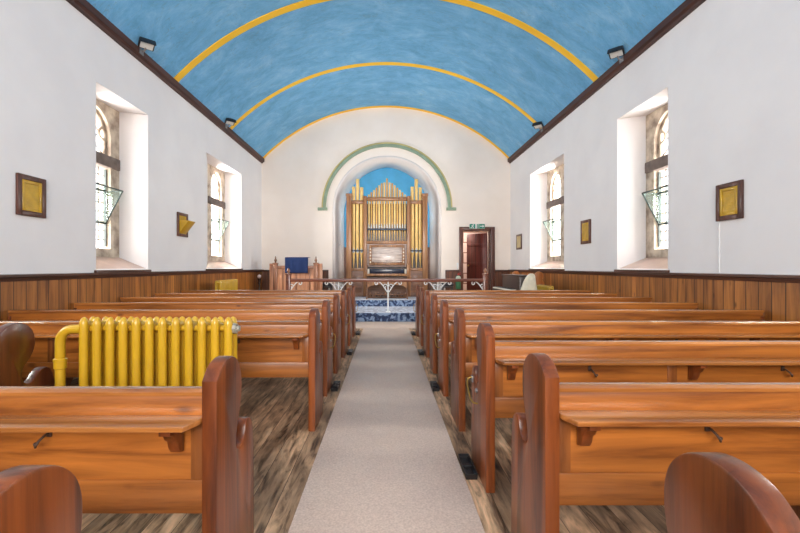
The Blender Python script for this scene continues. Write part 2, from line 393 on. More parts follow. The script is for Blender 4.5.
# ---- side walls with splayed window openings
WIN = {1: [(-1, 5.62, 6.85, 5.69, 6.77), (-1, 9.07, 11.26, 10.12, 11.2), (-1, 2.0, 3.2, 2.06, 3.14), (-1, -1.7, -0.5, -1.64, -0.56)],
       2: [(1, 5.78, 7.05, 5.87, 6.95), (1, 9.155, 11.3, 10.12, 11.2), (1, 2.0, 3.2, 2.06, 3.14), (1, -1.7, -0.5, -1.64, -0.56)]}  # last two openings per side are unseen, added to let in more light
ZF0, ZF1 = 1.262, 3.78     # opening at the wall face
ZR0, ZR1 = 1.44, 3.80      # at the stone
XR = 4.30
def side_wall(sgn, wins):
    mb = MB(); XO = 4.62
    zt = 4.76
    def face(x, rects, flip):
        ys = sorted(set([Y0-0.3, Y1+0.3]+[v for r in rects for v in r[:2]])); zs = sorted(set([0.0, zt]+[v for r in rects for v in r[2:]]))
        vs, fs = [], []
        for i in range(len(ys)-1):
            for j in range(len(zs)-1):
                cy, cz = (ys[i]+ys[i+1])/2, (zs[j]+zs[j+1])/2
                if any(r[0] < cy < r[1] and r[2] < cz < r[3] for r in rects): continue
                k = len(vs)
                vs += [(sgn*x, ys[i], zs[j]), (sgn*x, ys[i+1], zs[j]), (sgn*x, ys[i+1], zs[j+1]), (sgn*x, ys[i], zs[j+1])]
                fs.append((k, k+1, k+2, k+3))
        mb.quads(vs, fs)
    inner = [(a, b, ZF0, ZF1) for _, a, b, _, _ in wins]; outer = [(c, d, ZR0, ZR1) for _, _, _, c, d in wins]
    face(HW, inner, False); face(XO, outer, True)
    for f, r in zip(inner, outer):
        def ring(x, q): return [(sgn*x, q[0], q[2]), (sgn*x, q[1], q[2]), (sgn*x, q[1], q[3]), (sgn*x, q[0], q[3])]
        vs = ring(HW, f)+ring(XR, r)+ring(XO, r)
        fs = []
        for k in range(2):
            for i in range(4): fs.append((k*4+i, k*4+(i+1) % 4, k*4+4+(i+1) % 4, k*4+4+i))
        mb.quads(vs, fs)
    # top
    mb.quads([(sgn*HW, Y0-.3, zt), (sgn*XO, Y0-.3, zt), (sgn*XO, Y1+.3, zt), (sgn*HW, Y1+.3, zt)], [(0, 1, 2, 3)])
    bmesh.ops.remove_doubles(mb.bm, verts=mb.bm.verts, dist=1e-4)
    bmesh.ops.recalc_face_normals(mb.bm, faces=mb.bm.faces)
    nm = 'wall_left' if sgn < 0 else 'wall_right'
    struct(mb.build(nm, M['wall'], smooth=False), 'white plastered %s wall with deep window openings' % ('left' if sgn < 0 else 'right'), 'wall')
side_wall(-1, WIN[1]); side_wall(1, WIN[2])

# ---- arch helper (two-centred pointed arch)
def arch(w, zs, za, n=20, cx=0.0):
    rise = za-zs; R = (rise*rise+w*w)/(2*w)
    pts = []
    cxr = w-R   # centre of the right-hand arc
    a1 = math.atan2(rise, 0-cxr)
    for i in range(n+1):
        a = a1*i/n
        pts.append((cx+cxr+R*math.cos(a), zs+R*math.sin(a)))
    left = [(2*cx-x, z) for x, z in reversed(pts[:-1])]
    return pts+left    # from right spring over apex to left spring

# ---- far wall with organ arch and doorway
ACX = 0.03
AW, AZS, AZA = 1.70, 3.11, 4.77
DX0, DX1, DZ1 = 2.40, 3.26, 2.43
mb = MB()
ar = arch(AW, AZS, AZA, cx=ACX)
top = 6.75
mb.prism([(-4.6, 0), (ACX-AW, 0), (ACX-AW, AZS), (ACX-AW, top), (-4.6, top)], 'Y', Y1, Y1+0.4)
mb.prism([(ACX-AW, top)]+list(reversed(ar))+[(ACX+AW, top)], 'Y', Y1, Y1+0.4)
mb.prism([(ACX+AW, 0), (DX0, 0), (DX0, top), (ACX+AW, top)], 'Y', Y1, Y1+0.4)
mb.prism([(DX0, DZ1), (DX1, DZ1), (DX1, top), (DX0, top)], 'Y', Y1, Y1+0.4)
mb.prism([(DX1, 0), (4.6, 0), (4.6, top), (DX1, top)], 'Y', Y1, Y1+0.4)
struct(mb.build('wall_far', M['endwall'], smooth=False), 'cream end wall around the organ arch', 'wall')
# organ recess: splayed jambs and soffit
fa = [(ACX+AW, 0.37)]+ar+[(ACX-AW, 0.37)]
BW, BY = 1.53, 14.3
br_ = arch(BW, AZS, 4.77, cx=ACX)
ra = [(ACX+BW, 0.37)]+br_+[(ACX-BW, 0.37)]
n = len(fa)
vs = [(x, Y1+0.0, z) for x, z in fa]+[(x, BY, z) for x, z in ra]
fs = [(i, i+1, n+i+1, n+i) for i in range(n-1)]
o = MB().quads(vs, fs).build('wall_alcove', plaster('alcove_plaster', lin(236, 228, 222), lin(226, 218, 213)), smooth=True, angle=50)
struct(o, 'pale splayed reveal of the organ arch', 'wall')
sd = o.modifiers.new('thick', 'SOLIDIFY'); sd.thickness = 0.08; sd.offset = 1.0
o2 = MB().prism([(ACX+BW+.15, 0.3), (ACX+BW+.15, 5.0), (ACX-BW-.15, 5.0), (ACX-BW-.15, 0.3)], 'Y', BY, BY+0.1).build('wall_recess', M['alcoveblue'], smooth=False)
struct(o2, 'bright blue painted back of the organ recess', 'wall')
struct(MB().box(ACX-BW+.02, ACX+BW-.02, BY-0.03, BY-0.001, 0.38, 1.97).build('trim_1', M['dado_x'], smooth=False), 'dark boarding low at the back of the organ recess', 'panelling')
struct(MB().box(ACX-BW-.1, ACX+BW+.1, Y1, BY+0.1, 0.25, 0.37).build('floor_recess', M['floor'], smooth=False), 'floor of the organ recess', 'floor')
# slim grey chamfer arris round the rear edge of the recess
rp = [(x, BY-0.02, z) for x, z in [(ACX+BW-.01, 2.0)]+arch(BW-.01, AZS, 4.76, cx=ACX)+[(ACX-BW+.01, 2.0)]]
struct(MB().tube(rp, 0.036, seg=6).build('trim_2', plain('grey_arris', lin(96, 84, 78), 0.8)), 'thin grey edge round the blue recess', 'moulding')

# hood mould over the arch
def sweep_arch(w0, za0, w1, za1, zs, y0, y1, cx):
    a = arch(w0, zs, za0, n=28, cx=cx); b = arch(w1, zs, za1, n=28, cx=cx)
    m = MB(); n = len(a)
    vs = [(x, y1, z) for x, z in a]+[(x, y0, z) for x, z in a]+[(x, y0, z) for x, z in b]+[(x, y1, z) for x, z in b]
    fs = []
    for i in range(n-1):
        for k in range(3): fs.append((k*n+i, k*n+i+1, (k+1)*n+i+1, (k+1)*n+i))
    for i in (0, n-1): fs.append((i, n+i, 2*n+i, 3*n+i))
    m.quads(vs, fs, recalc=True); return m
hm = thing('hood_moulding', 'sage green and gold hood moulding arched over the organ recess', 'moulding', (0, 0, 0)); hm['kind'] = 'structure'
g = sweep_arch(1.90, 5.04, 1.99, 5.13, 3.14, Y1-0.06, Y1, ACX)
for s in (-1, 1):
    g.box(ACX+s*1.945-0.09-(0.12 if s < 0 else 0), ACX+s*1.945+0.09+(0.12 if s > 0 else 0), Y1-0.07, Y1, 3.06, 3.15, 0.012)
g.build('green_band', M['green'], hm)
g = sweep_arch(1.99, 5.13, 2.03, 5.17, 3.16, Y1-0.075, Y1, ACX)
g.build('gold_edge', M['gold'], hm)

# ---- near wall (behind the camera) with a wide west window, unseen and added to light the room
mb = MB()
WX, WZ0, WZ1 = 2.3, 1.9, 5.2
mb.box(-4.6, -WX, Y0-0.4, Y0, 0, 6.75).box(WX, 4.6, Y0-0.4, Y0, 0, 6.75).box(-WX, WX, Y0-0.4, Y0, 0, WZ0).box(-WX, WX, Y0-0.4, Y0, WZ1, 6.75)
struct(mb.build('wall_near', M['wall'], smooth=False))
ww = bpy.data.objects.new('window_9', None); C.objects.link(ww); ww['kind'] = 'structure'
mb = MB()
for x in (-WX+.05, -0.77, 0.77, WX-.05): mb.box(x-.05, x+.05, Y0-0.3, Y0-0.18, WZ0, WZ1)
for z in (WZ0+.05, 3.6, WZ1-.05): mb.box(-WX, WX, Y0-0.29, Y0-0.19, z-.05, z+.05)
mb.build('window_frame', M['stone'], ww, smooth=False)
MB().box(-WX, WX, Y0-0.25, Y0-0.24, WZ0, WZ1).build('pane', M['glass'], ww, smooth=False)

# ---- vault
K = 56
mb = MB(); vs = []; fs = []
xs = [-HW-0.02+(2*HW+.04)*i/K for i in range(K+1)]
for y in (Y0-0.3, Y1+0.3):
    for x in xs: vs.append((x, y, vault_z(x)))
for y in (Y0-0.3, Y1+0.3):
    for x in xs: vs.append((x*1.03, y, vault_z(x)+0.14))
n = K+1
for i in range(K):
    fs.append((i, i+1, n+i+1, n+i)); fs.append((2*n+i, 3*n+i, 3*n+i+1, 2*n+i+1))
    fs.append((i, 2*n+i, 2*n+i+1, i+1)); fs.append((n+i, n+i+1, 3*n+i+1, 3*n+i))
fs.append((0, n, 3*n, 2*n)); fs.append((K, 2*n+K, 3*n+K, n+K))
mb.quads(vs, fs, recalc=True)
struct(mb.build('ceiling', M['ceil'], angle=60), 'blue painted barrel vault ceiling', 'ceiling')
# yellow transverse bands
def band(y0, y1, idx, label):
    m = MB(); vs = []; fs = []
    for y in (y0, y1):
        for d in (0.0, 0.012):
            for i in range(K+1):
                x = -HW+2*HW*i/K
                r = RV-d
                a = math.asin(max(-1, min(1, x/RV)))
                vs.append((r*math.sin(a), y, EAVE-(RV-RISE)+r*math.cos(a)-0.001))
    n = K+1
    for i in range(K):
        fs += [(i, i+1, n+i+1, n+i), (2*n+i, 3*n+i, 3*n+i+1, 2*n+i+1), (n+i, n+i+1, 3*n+i+1, 3*n+i)]
    m.quads(vs, fs, recalc=True)
    struct(m.build('trim_%d' % idx, M['yellow'], angle=60), label, 'ceiling band')
band(12.98, 13.1, 3, 'yellow painted band where the vault meets the end wall')
band(10.22, 10.36, 4, 'middle yellow band across the blue vault')
band(7.53, 7.69, 5, 'nearest yellow band across the blue vault')
band(4.5, 4.66, 6, 'yellow band across the vault above the camera')
# cornices
for s, nm, side in ((-1, 'trim_7', 'left'), (1, 'trim_8', 'right')):
    m = MB()
    m.prism([(s*HW, 4.53), (s*(HW-.04), 4.53), (s*(HW-.05), 4.56), (s*(HW-.09), 4.58), (s*(HW-.09), 4.675), (s*(HW-.02), 4.685), (s*HW, 4.685)], 'Y', Y0, Y1)
    struct(m.build(nm, M['cornice'], angle=20), 'dark brown wooden cornice along the top of the %s wall' % side, 'cornice')
# dados
for s, nm, cp, side in ((-1, 'baseboard_left', 'trim_9', 'left'), (1, 'baseboard_right', 'trim_10', 'right')):
    m = MB().box(s*HW, s*(HW-.025), Y0, Y1, 0, 1.165)
    struct(m.build(nm, M['dado'], smooth=False), 'varnished vertical board wainscot along the %s wall' % side, 'wainscot')
    m = MB().prism([(s*HW, 1.15), (s*(HW-.035), 1.15), (s*(HW-.04), 1.185), (s*(HW-.07), 1.195), (s*(HW-.07), 1.22), (s*HW, 1.225)], 'Y', Y0, Y1)
    struct(m.build(cp, M['cap'], angle=20), 'dark capping rail on the %s wainscot' % side, 'dado rail')
m = MB()
for a, b in ((-3.855, ACX-AW-.12), (ACX+AW+.12, 2.28), (3.40, 3.855)): m.box(a, b, Y1-0.025, Y1, 0.37, 1.17)
struct(m.build('baseboard_far', M['dado_x'], smooth=False), 'dark board wainscot low on the end wall', 'wainscot')
m = MB()
for a, b in ((-3.855, ACX-AW-.12), (ACX+AW+.12, 2.28), (3.40, 3.855)): m.box(a, b, Y1-0.05, Y1, 1.165, 1.21, 0.006)
struct(m.build('trim_11', M['cap']), 'capping rail on the end wall wainscot', 'dado rail')

# ------------------------------------------------------------------ windows
def make_window(idx, sgn, y0f, y1f, yr0, yr1, label, detailed=True):
    root = bpy.data.objects.new('window_%d' % idx, None); C.objects.link(root)
    yc = (yr0+yr1)/2
    root.location = (sgn*XR, yc, 0); root['kind'] = 'structure'; root['label'] = label; root['category'] = 'window'
    hw = (yr1-yr0)/2; lw = 0.33
    X = lambda a: sgn*a
    AZ = arch(lw, 3.30, 3.70, n=14)
    m = MB()
    d0, d1 = X(0.0), X(0.2)
    m.prism([(-hw, ZR0), (-lw, ZR0), (-lw, 3.30), (-hw, 3.30)], 'X', d0, d1)
    m.prism([(lw, ZR0), (hw, ZR0), (hw, 3.30), (lw, 3.30)], 'X', d0, d1)
    m.prism([(-lw, ZR0), (lw, ZR0), (lw, 1.58), (-lw, 1.58)], 'X', d0, d1)
    m.prism([(hw, 3.30), (hw, ZR1), (-hw, ZR1), (-hw, 3.30)]+list(reversed(AZ)), 'X', d0, d1)
    # inner chamfered order round the upper light, with cusps
    m.build('stone_surround', M['stone'], root, smooth=False)
    m = MB().box(*sorted((X(-0.03), X(0.2))), -hw+.01, hw-.01, 2.84, 3.02, 0.015)
    m.build('transom', M['transom'], root)
    # fine inner moulding
    rp = [(X(0.09), lw-.02, 3.05)]+[(X(0.09), a*0.94, z-0.01) for a, z in AZ]+[(X(0.09), -lw+.02, 3.05)]
    m = MB().tube(rp, 0.028, seg=8)
    if detailed:
        for s in (-1, 1):   # cusps that make the head trefoil
            m.tube([(X(0.09), s*(lw-.02), 3.26), (X(0.09), s*(lw-.10), 3.29), (X(0.09), s*(lw-.15), 3.34), (X(0.09), s*(lw-.13), 3.40), (X(0.09), s*(lw-.07), 3.46)], 0.02, seg=8)
    m.build('inner_moulding', M['stone'], root)
    # glass
    m = MB().prism([(-lw, 1.58), (lw, 1.58), (lw, 2.88), (-lw, 2.85)], 'X', X(0.115), X(0.12))
    m.prism([(-lw, 3.04), (lw, 3.04)]+AZ[0:], 'X', X(0.115), X(0.12))
    m.build('pane', M['glass'], root, smooth=False)
    # leads
    m = MB(); t = 0.0055
    for k in range(1, 5):
        y = -lw+2*lw*k/5; m.box(*sorted((X(0.10), X(0.114))), y-t, y+t, 1.58, 2.87)
    for k in range(1, 9):
        z = 1.58+1.29*k/9; m.box(*sorted((X(0.10), X(0.114))), -lw, lw, z-t, z+t)
    # flowing leads of the upper light
    for s in (-1, 1):
        m.tube([(X(.107), s*0.30, 3.06), (X(.107), s*0.16, 3.14), (X(.107), s*0.12, 3.26), (X(.107), s*0.20, 3.36), (X(.107), s*0.12, 3.48), (X(.107), 0.0, 3.62)], 0.009, seg=6)
        m.tube([(X(.107), s*0.02, 3.06), (X(.107), s*0.06, 3.2), (X(.107), s*0.0, 3.33), (X(.107), s*-0.05, 3.42), (X(.107), s*0.06, 3.54)], 0.009, seg=6)
    m.build('lead_lattice', M['lead'], root)
    # hopper ventilator: bottom-hung leaf between glass cheeks
    zb, zt, dep = 1.98, 2.48, 0.26
    hp = MB()
    for y in (-lw+.015, lw-.015): hp.box(*sorted((X(0.06), X(0.10))), y-.009, y+.009, 1.62, 2.82)
    for z in (zb, zt): hp.box(*sorted((X(0.06), X(0.10))), -lw, lw, z-.014, z+.014)
    h = hp.build('hopper_frame', M['hoppersteel'], root, smooth=False)
    m = MB(); ti = X(0.06-dep)
    for y in (-lw+.02, lw-.02): m.tube([(X(0.06), y, zb+.01), (ti, y, zt)], 0.011, seg=6); m.tube([(X(0.06), y, zt), (ti, y, zt)], 0.008, seg=6)
    m.tube([(ti, -lw+.02, zt), (ti, lw-.02, zt)], 0.011, seg=6)
    m.build('leaf_frame', M['hoppersteel'], h)
    m = MB().quads([(X(0.06), -lw+.02, zb), (X(0.06), lw-.02, zb), (ti, lw-.02, zt), (ti, -lw+.02, zt)], [(0, 1, 2, 3)])
    for y in (-lw+.02, lw-.02): m.quads([(X(0.06), y, zb), (X(0.06), y, zt), (ti, y, zt)], [(0, 1, 2)])
    m.build('leaf_glass', M['glassgreen'], h, smooth=False)
    # sloping sill slab
    m = MB()
    a, b = y0f-yc, y1f-yc; c, d = yr0-yc, yr1-yc
    xi, xo = X(HW-0.03-XR), X(-0.002)
    zi, zo = ZF0-0.005, ZR0
    vs = [(xi, a-.03, zi), (xi, b+.03, zi), (X(HW-XR), b+.03, zi+.004), (xo, d, zo+.012), (xo, c, zo+.012), (X(HW-XR), a-.03, zi+.004)]
    lo = [(x, y, z-0.028) for x, y, z in vs]
    m.quads(vs+lo, [(0, 1, 2, 5), (5, 2, 3, 4), (6, 11, 8, 7), (11, 10, 9, 8)]+[(i, (i+1) % 6, 6+(i+1) % 6, 6+i) for i in range(6)], recalc=True)
    m.build('window_sill', M['sill'], root, smooth=False)
    m = MB().box(*sorted((X(HW-0.035-XR), X(HW-XR))), a-.04, b+.04, ZF0-.045, ZF0-.004, 0.006)
    m.build('sill_nosing', M['cap'], root)
    return root
LBL = {(-1, 0): 'tall arched window in the left wall, nearer of the two', (-1, 1): 'tall arched window in the left wall, farther one beside the end wall',
       (1, 0): 'tall arched window in the right wall, nearer of the two', (1, 1): 'tall arched window in the right wall, farther one beside the end wall',
       (-1, 2): 'added left window behind the view', (1, 2): 'added right window behind the view', (-1, 3): 'rearmost added left window', (1, 3): 'rearmost added right window'}
i = 1
for key in (1, 2):
    for k, w in enumerate(WIN[key]):
        make_window(i, *w, LBL[(w[0], k)]); i += 1

# ------------------------------------------------------------------ doorway at the far right
dr = thing('door_1', 'red-brown door standing ajar in a dark frame right of the organ', 'door'); dr['kind'] = 'structure'
m = MB()
yf = Y1-0.04
m.box(DX0-.12, DX0, yf, Y1+.05, 0.37, DZ1+.12, 0.008).box(DX1, DX1+.13, yf, Y1+.05, 0.37, DZ1+.12, 0.008).box(DX0, DX1, yf, Y1+.05, DZ1, DZ1+.12, 0.008)
m.box(DX1-.045, DX1, Y1+.05, Y1+.14, 0.37, DZ1, 0.004)
m.build('door_frame', M['doorframe'], dr)
ang = math.radians(136)
mt = Matrix.Translation((DX1-.06, Y1+.14, 0)) @ Matrix.Rotation(ang, 4, 'Z')
m = MB().box(0, 0.74, 0, 0.045, 0.385, 2.37, 0.006, mat=mt)
for z in (0.8, 1.4, 2.0): m.box(0.03, 0.71, 0.045, 0.062, z-.05, z+.05, 0.004, mat=mt)
lf = m.build('door_leaf', M['reddoor'], dr)
m = MB().sphere((0, 0, 0), 0.03); ob = m.build('door_knob', M['brass'], lf)
ob.matrix_local = Matrix.Translation(mt @ Vector((0.66, 0.075, 1.35)))
# porch beyond the doorway
m = MB()
m.box(DX0-.5, DX1+.35, Y1+1.6, Y1+1.7, 0.3, 2.75)
m.box(DX0-.6, DX0-.5, Y1+.4, Y1+1.7, 0.3, 2.75).box(DX1+.35, DX1+.45, Y1+.4, Y1+1.7, 0.3, 2.75)
m.box(DX0-.6, DX1+.45, Y1+.4, Y1+1.7, 2.7, 2.8)
struct(m.build('wall_porch', M['brick'], smooth=False), 'pink stone wall of the porch seen past the open door', 'wall')
struct(MB().box(DX0-.6, DX1+.45, Y1, Y1+1.7, 0.25, 0.37).build('floor_porch', M['floor'], smooth=False), 'porch floor beyond the open door', 'floor')

# ------------------------------------------------------------------ pews
def catmull(p, sub=3):
    out = []
    for i in range(len(p)-1):
        p0 = p[max(i-1, 0)]; p1 = p[i]; p2 = p[i+1]; p3 = p[min(i+2, len(p)-1)]
        for k in range(sub):
            t = k/sub
            out.append(tuple(0.5*((2*p1[j])+(-p0[j]+p2[j])*t+(2*p0[j]-5*p1[j]+4*p2[j]-p3[j])*t*t+(-p0[j]+3*p1[j]-3*p2[j]+p3[j])*t**3) for j in (0, 1)))
    out.append(p[-1]); return out
def end_profile(deep=False):
    # arched top from the back corner, over the apex, round the lobe, down into the notch and over the arm knob
    c = [(0.0, 0.90), (0.045, 0.940), (0.085, 0.956), (0.125, 0.961), (0.165, 0.955), (0.205, 0.935), (0.237, 0.902), (0.253, 0.862), (0.256, 0.82), (0.250, 0.775), (0.238, 0.735), (0.221, 0.70), (0.206, 0.665), (0.197, 0.63), (0.195, 0.602),
         (0.205, 0.580), (0.228, 0.569), (0.256, 0.571), (0.280, 0.586), (0.296, 0.610), (0.306, 0.634), (0.320, 0.650), (0.340, 0.655), (0.364, 0.646), (0.388, 0.622), (0.402, 0.585), (0.410, 0.535)]
    if deep:
        c = c[:8]+[(0.256, 0.82), (0.246, 0.775), (0.222, 0.735), (0.190, 0.70), (0.166, 0.665), (0.158, 0.635), (0.165, 0.605), (0.185, 0.582), (0.215, 0.575), (0.245, 0.590), (0.275, 0.620), (0.305, 0.642), (0.340, 0.646), (0.370, 0.632), (0.395, 0.597), (0.408, 0.55)]
    return [(0.0, 0.0)]+catmull(c, 3)+[(0.413, 0.40), (0.418, 0.0)]

def make_pew(sgn, L, label, group, endmat='pewend', umbrella=False, name='church_pew'):
    """origin: aisle side, back edge, on the floor. Back boards toward -Y, seat toward +Y."""
    t = thing(name, label, 'pew', group=group)
    X = lambda a, b: sorted((sgn*a, sgn*b))
    th = 0.055
    MB().prism(end_profile(endmat == 'pewend_dark'), 'X', 0, sgn*th, bev=0.007).build('pew_end', M[endmat], t, angle=32)
    # back: upper board, framed panels, bottom board
    m = MB()
    m.box(*X(th, L), 0.045, 0.075, 0.745, 0.845, 0.003)
    m.box(*X(th, L), 0.040, 0.072, 0.415, 0.535, 0.004)
    m.box(*X(th+.055, L), 0.048, 0.070, 0.535, 0.745)
    m.build('back_panel', M['pine'], t)
    for a in (th, th+1.02, th+2.04, L-.095):
        if a < L-.09: MB().box(*X(a, a+.058), 0.044, 0.074, 0.535, 0.745, 0.004).build('stile', M['pine_z'], t)
    m = MB().prism([(0.034, 0.838), (0.034, 0.852), (0.042, 0.862), (0.060, 0.866), (0.078, 0.862), (0.086, 0.852), (0.086, 0.838)], 'X', sgn*th, sgn*L)
    m.build('top_rail', M['pine_top'], t)
    # book ledge on the rear face, its end cut on the slant
    y0l = -0.075
    m = MB().prism([(sgn*(th+.002), 0.045), (sgn*(th+.002), -0.01), (sgn*(th+.03), y0l), (sgn*L, y0l), (sgn*L, 0.045)], 'Z', 0.750, 0.770, bev=0.005)
    led = m.build('book_ledge', M['pine_top'], t)
    for a in (th+.10, th+1.16, th+2.3, L-.15):
        if a > L-.1: continue
        m = MB().prism([(0.046, 0.750), (-0.055, 0.750), (-0.055, 0.730), (-0.03, 0.722), (-0.016, 0.700), (0.0, 0.690), (0.008, 0.664), (0.022, 0.645), (0.046, 0.640)], 'X', sgn*(a-.02), sgn*(a+.02), bev=0.003)
        m.build('bracket', M['pewend'], led)
    # hat hooks under the ledge
    for a in (0.62, 1.75, 2.75):
        if a > L-.2: continue
        x = sgn*a
        m = MB().tube([(x, 0.05, 0.705), (x, 0.025, 0.703), (x+.006*sgn, 0.005, 0.69), (x+.012*sgn, 0.0, 0.677), (x+.02*sgn, 0.008, 0.667), (x+.03*sgn, 0.02, 0.672)], 0.0045, seg=6).sphere((x+.03*sgn, 0.02, 0.673), 0.007)
        m.box(x-.009, x+.009, 0.040, 0.049, 0.69, 0.722, 0.002)
        m.build('hat_hook', M['hookiron'], t)
    # seat and supports
    m = MB().box(*X(th, L), 0.075, 0.43, 0.425, 0.45, 0.008)
    m.build('seat', M['pine'], t)
    for a in (L*0.36, L*0.68):
        m = MB().prism([(0.09, 0.0), (0.09, 0.425), (0.40, 0.425), (0.40, 0.36), (0.33, 0.28), (0.33, 0.0)], 'X', sgn*(a-.018), sgn*(a+.018), bev=0.004)
        m.build('leg', M['pine_z'], t)
    m = MB().prism([(0.03, 0.0), (0.03, 0.80), (0.10, 0.80), (0.16, 0.60), (0.41, 0.56), (0.41, 0.0)], 'X', sgn*(L-.03), sgn*L, bev=0.004)
    m.build('wall_side_end', M['pewend'], t)
    if umbrella:
        s = sgn
        m = MB().box(*X(-.012, 0.0), 0.33, 0.37, 0.545, 0.585, 0.003)
        rest = m.build('umbrella_bracket', M['steel'], t)
        pa = [(-s*.006, 0.352, 0.575), (-s*.03, 0.352, 0.57), (-s*.04, 0.345, 0.55), (-s*.042, 0.325, 0.525), (-s*.042, 0.28, 0.495), (-s*.042, 0.235, 0.47), (-s*.03, 0.20, 0.455), (-s*.004, 0.19, 0.452)]
        MB().tube(pa, 0.0055, seg=8).build('brass_arm', M['brass'], rest)
        MB().lathe([(0.0, 0), (0.016, 0), (0.016, 0.006), (0.008, 0.012), (0.0, 0.014)], seg=12, mat=Matrix.Translation((0, 0.235, 0.52)) @ Matrix.Rotation(-s*PI/2, 4, 'Y')).build('fixing_stud', M['steel'], rest)
    return t

# positions of the back edge of each pew end along the aisle
RY = [0.616, 1.516, 2.416, 3.316, 4.216, 5.116, 6.016, 6.916, 7.816]
LY = [0.565, 1.465, None, 3.32, 4.216, 5.116, 6.016, 6.916, 7.816]
RX, LX = 0.574, -0.590
LR, LL = 3.83-0.574, 3.83-0.590
GR, GL = 'pews right of the aisle', 'pews left of the aisle'
wordsR = ['nearest pew right of the aisle, only the rounded top of its end in frame', 'second pew from the camera on the right, first whose whole back shows',
          'third pew from the camera on the right, umbrella bracket on its end', 'fourth pew from the camera on the right side of the aisle',
          'fifth pew from the camera on the right, umbrella bracket on its end', 'sixth pew from the camera on the right side of the aisle',
          'seventh pew from the camera on the right side of the aisle', 'eighth pew from the camera on the right side of the aisle', 'farthest right-hand pew, the one before the raised platform']
wordsL = ['nearest pew left of the aisle, only the rounded top of its end in frame', 'second pew from the camera on the left, in front of the yellow radiator', '',
          'long left pew directly behind the big yellow radiator', 'second left pew beyond the big radiator, umbrella bracket on its end', 'third left pew beyond the big radiator',
          'fourth left pew beyond the big radiator', 'fifth left pew beyond the big radiator', 'farthest left-hand pew, the one before the raised platform']
protoR = make_pew(1, LR, wordsR[1], GR); protoR.location = (RX, RY[1], 0)
protoRu = make_pew(1, LR, wordsR[2], GR, umbrella=True); protoRu.location = (RX, RY[2], 0)
protoL = make_pew(-1, LL, wordsL[1], GL); protoL.location = (LX, LY[1], 0)
protoLu = make_pew(-1, LL, wordsL[4], GL, umbrella=True); protoLu.location = (LX, LY[4], 0)
for k in (0, 3, 5, 7): dup(protoR, (RX, RY[k], 0), wordsR[k])
for k in (4, 6, 8): dup(protoRu, (RX, RY[k], 0), wordsR[k])
for k in (0, 3, 5, 7): dup(protoL, (LX+(0.03 if k == 3 else 0), LY[k], 0), wordsL[k])
for k in (6, 8): dup(protoLu, (LX, LY[k], 0), wordsL[k])
sp = make_pew(-1, 3.83-2.23, 'short dark-ended pew against the left wall beside the big yellow radiator', GL, endmat='pewend_dark', name='short_pew')
sp.location = (-2.23, 2.416, 0)

# drip trays on the floor beside the pew ends
def make_tray(label):
    t = thing('drip_tray', label, 'tray', group='umbrella drip trays')
    m = MB()
    w, l, h = 0.034, 0.14, 0.035
    m.box(-w, w, -l, l, 0, 0.008, 0.002)
    m.prism([(-w, 0), (-w-.004, h), (-w+.003, h), (-w+.008, 0.006)], 'Y', -l, l); m.prism([(w, 0), (w+.004, h), (w-.003, h), (w-.008, 0.006)], 'Y', -l, l)
    m.prism([(-l, 0), (-l-.004, h), (-l+.003, h), (-l+.008, 0.006)], 'X', -w, w); m.prism([(l, 0), (l+.004, h), (l-.003, h), (l-.008, 0.006)], 'X', -w, w)
    m.build('dish', M['black'], t, angle=25)
    m = MB().box(-w, w, -0.012, 0.012, 0.008, 0.03, 0.002); m.build('crossbar', M['black'], t)
    return t
TRL = ['black iron drip tray beside the third right-hand pew, largest of the trays', 'black iron drip tray beside the fifth right-hand pew', 'black iron drip tray beside the seventh right-hand pew', 'black iron drip tray beside the farthest right-hand pew']
tr = make_tray(TRL[0]); tr.location = (RX-.05, RY[2]+.29, 0)
for k, lb in zip((4, 6, 8), TRL[1:]): dup(tr, (RX-.05, RY[k]+.31, 0), lb)
for k, lb in zip((4, 6, 8), ['black iron drip tray nearest the camera on the left of the carpet', 'black iron drip tray second along the left edge of the carpet', 'black iron drip tray farthest along the left edge of the carpet']):
    dup(tr, (LX+.05, LY[k]+.31, 0), lb)

# ------------------------------------------------------------------ carpets
tag(MB().box(-0.476, 0.481, -3.4, 8.85, 0.0, 0.014, 0.004).build('carpet_runner', M['carpet']), 'long beige carpet runner down the middle aisle', 'carpet')
tag(MB().box(-2.3, 2.3, 8.855, 9.905, 0.0, 0.014, 0.004).build('landing_carpet', M['carpet']), 'beige carpet strip across the foot of the blue steps', 'carpet')
cw = 1.35
prof = [(9.915, 0.0), (9.915, 0.212), (11.615, 0.212), (11.615, 0.382), (13.0, 0.382), (13.0, 0.371), (11.629, 0.371), (11.629, 0.201), (9.929, 0.201), (9.929, 0.0)]
tag(MB().prism(prof, 'X', -cw, cw).build('step_carpet', M['bluecarpet'], smooth=False), 'mottled blue carpet covering the two steps below the organ', 'carpet')

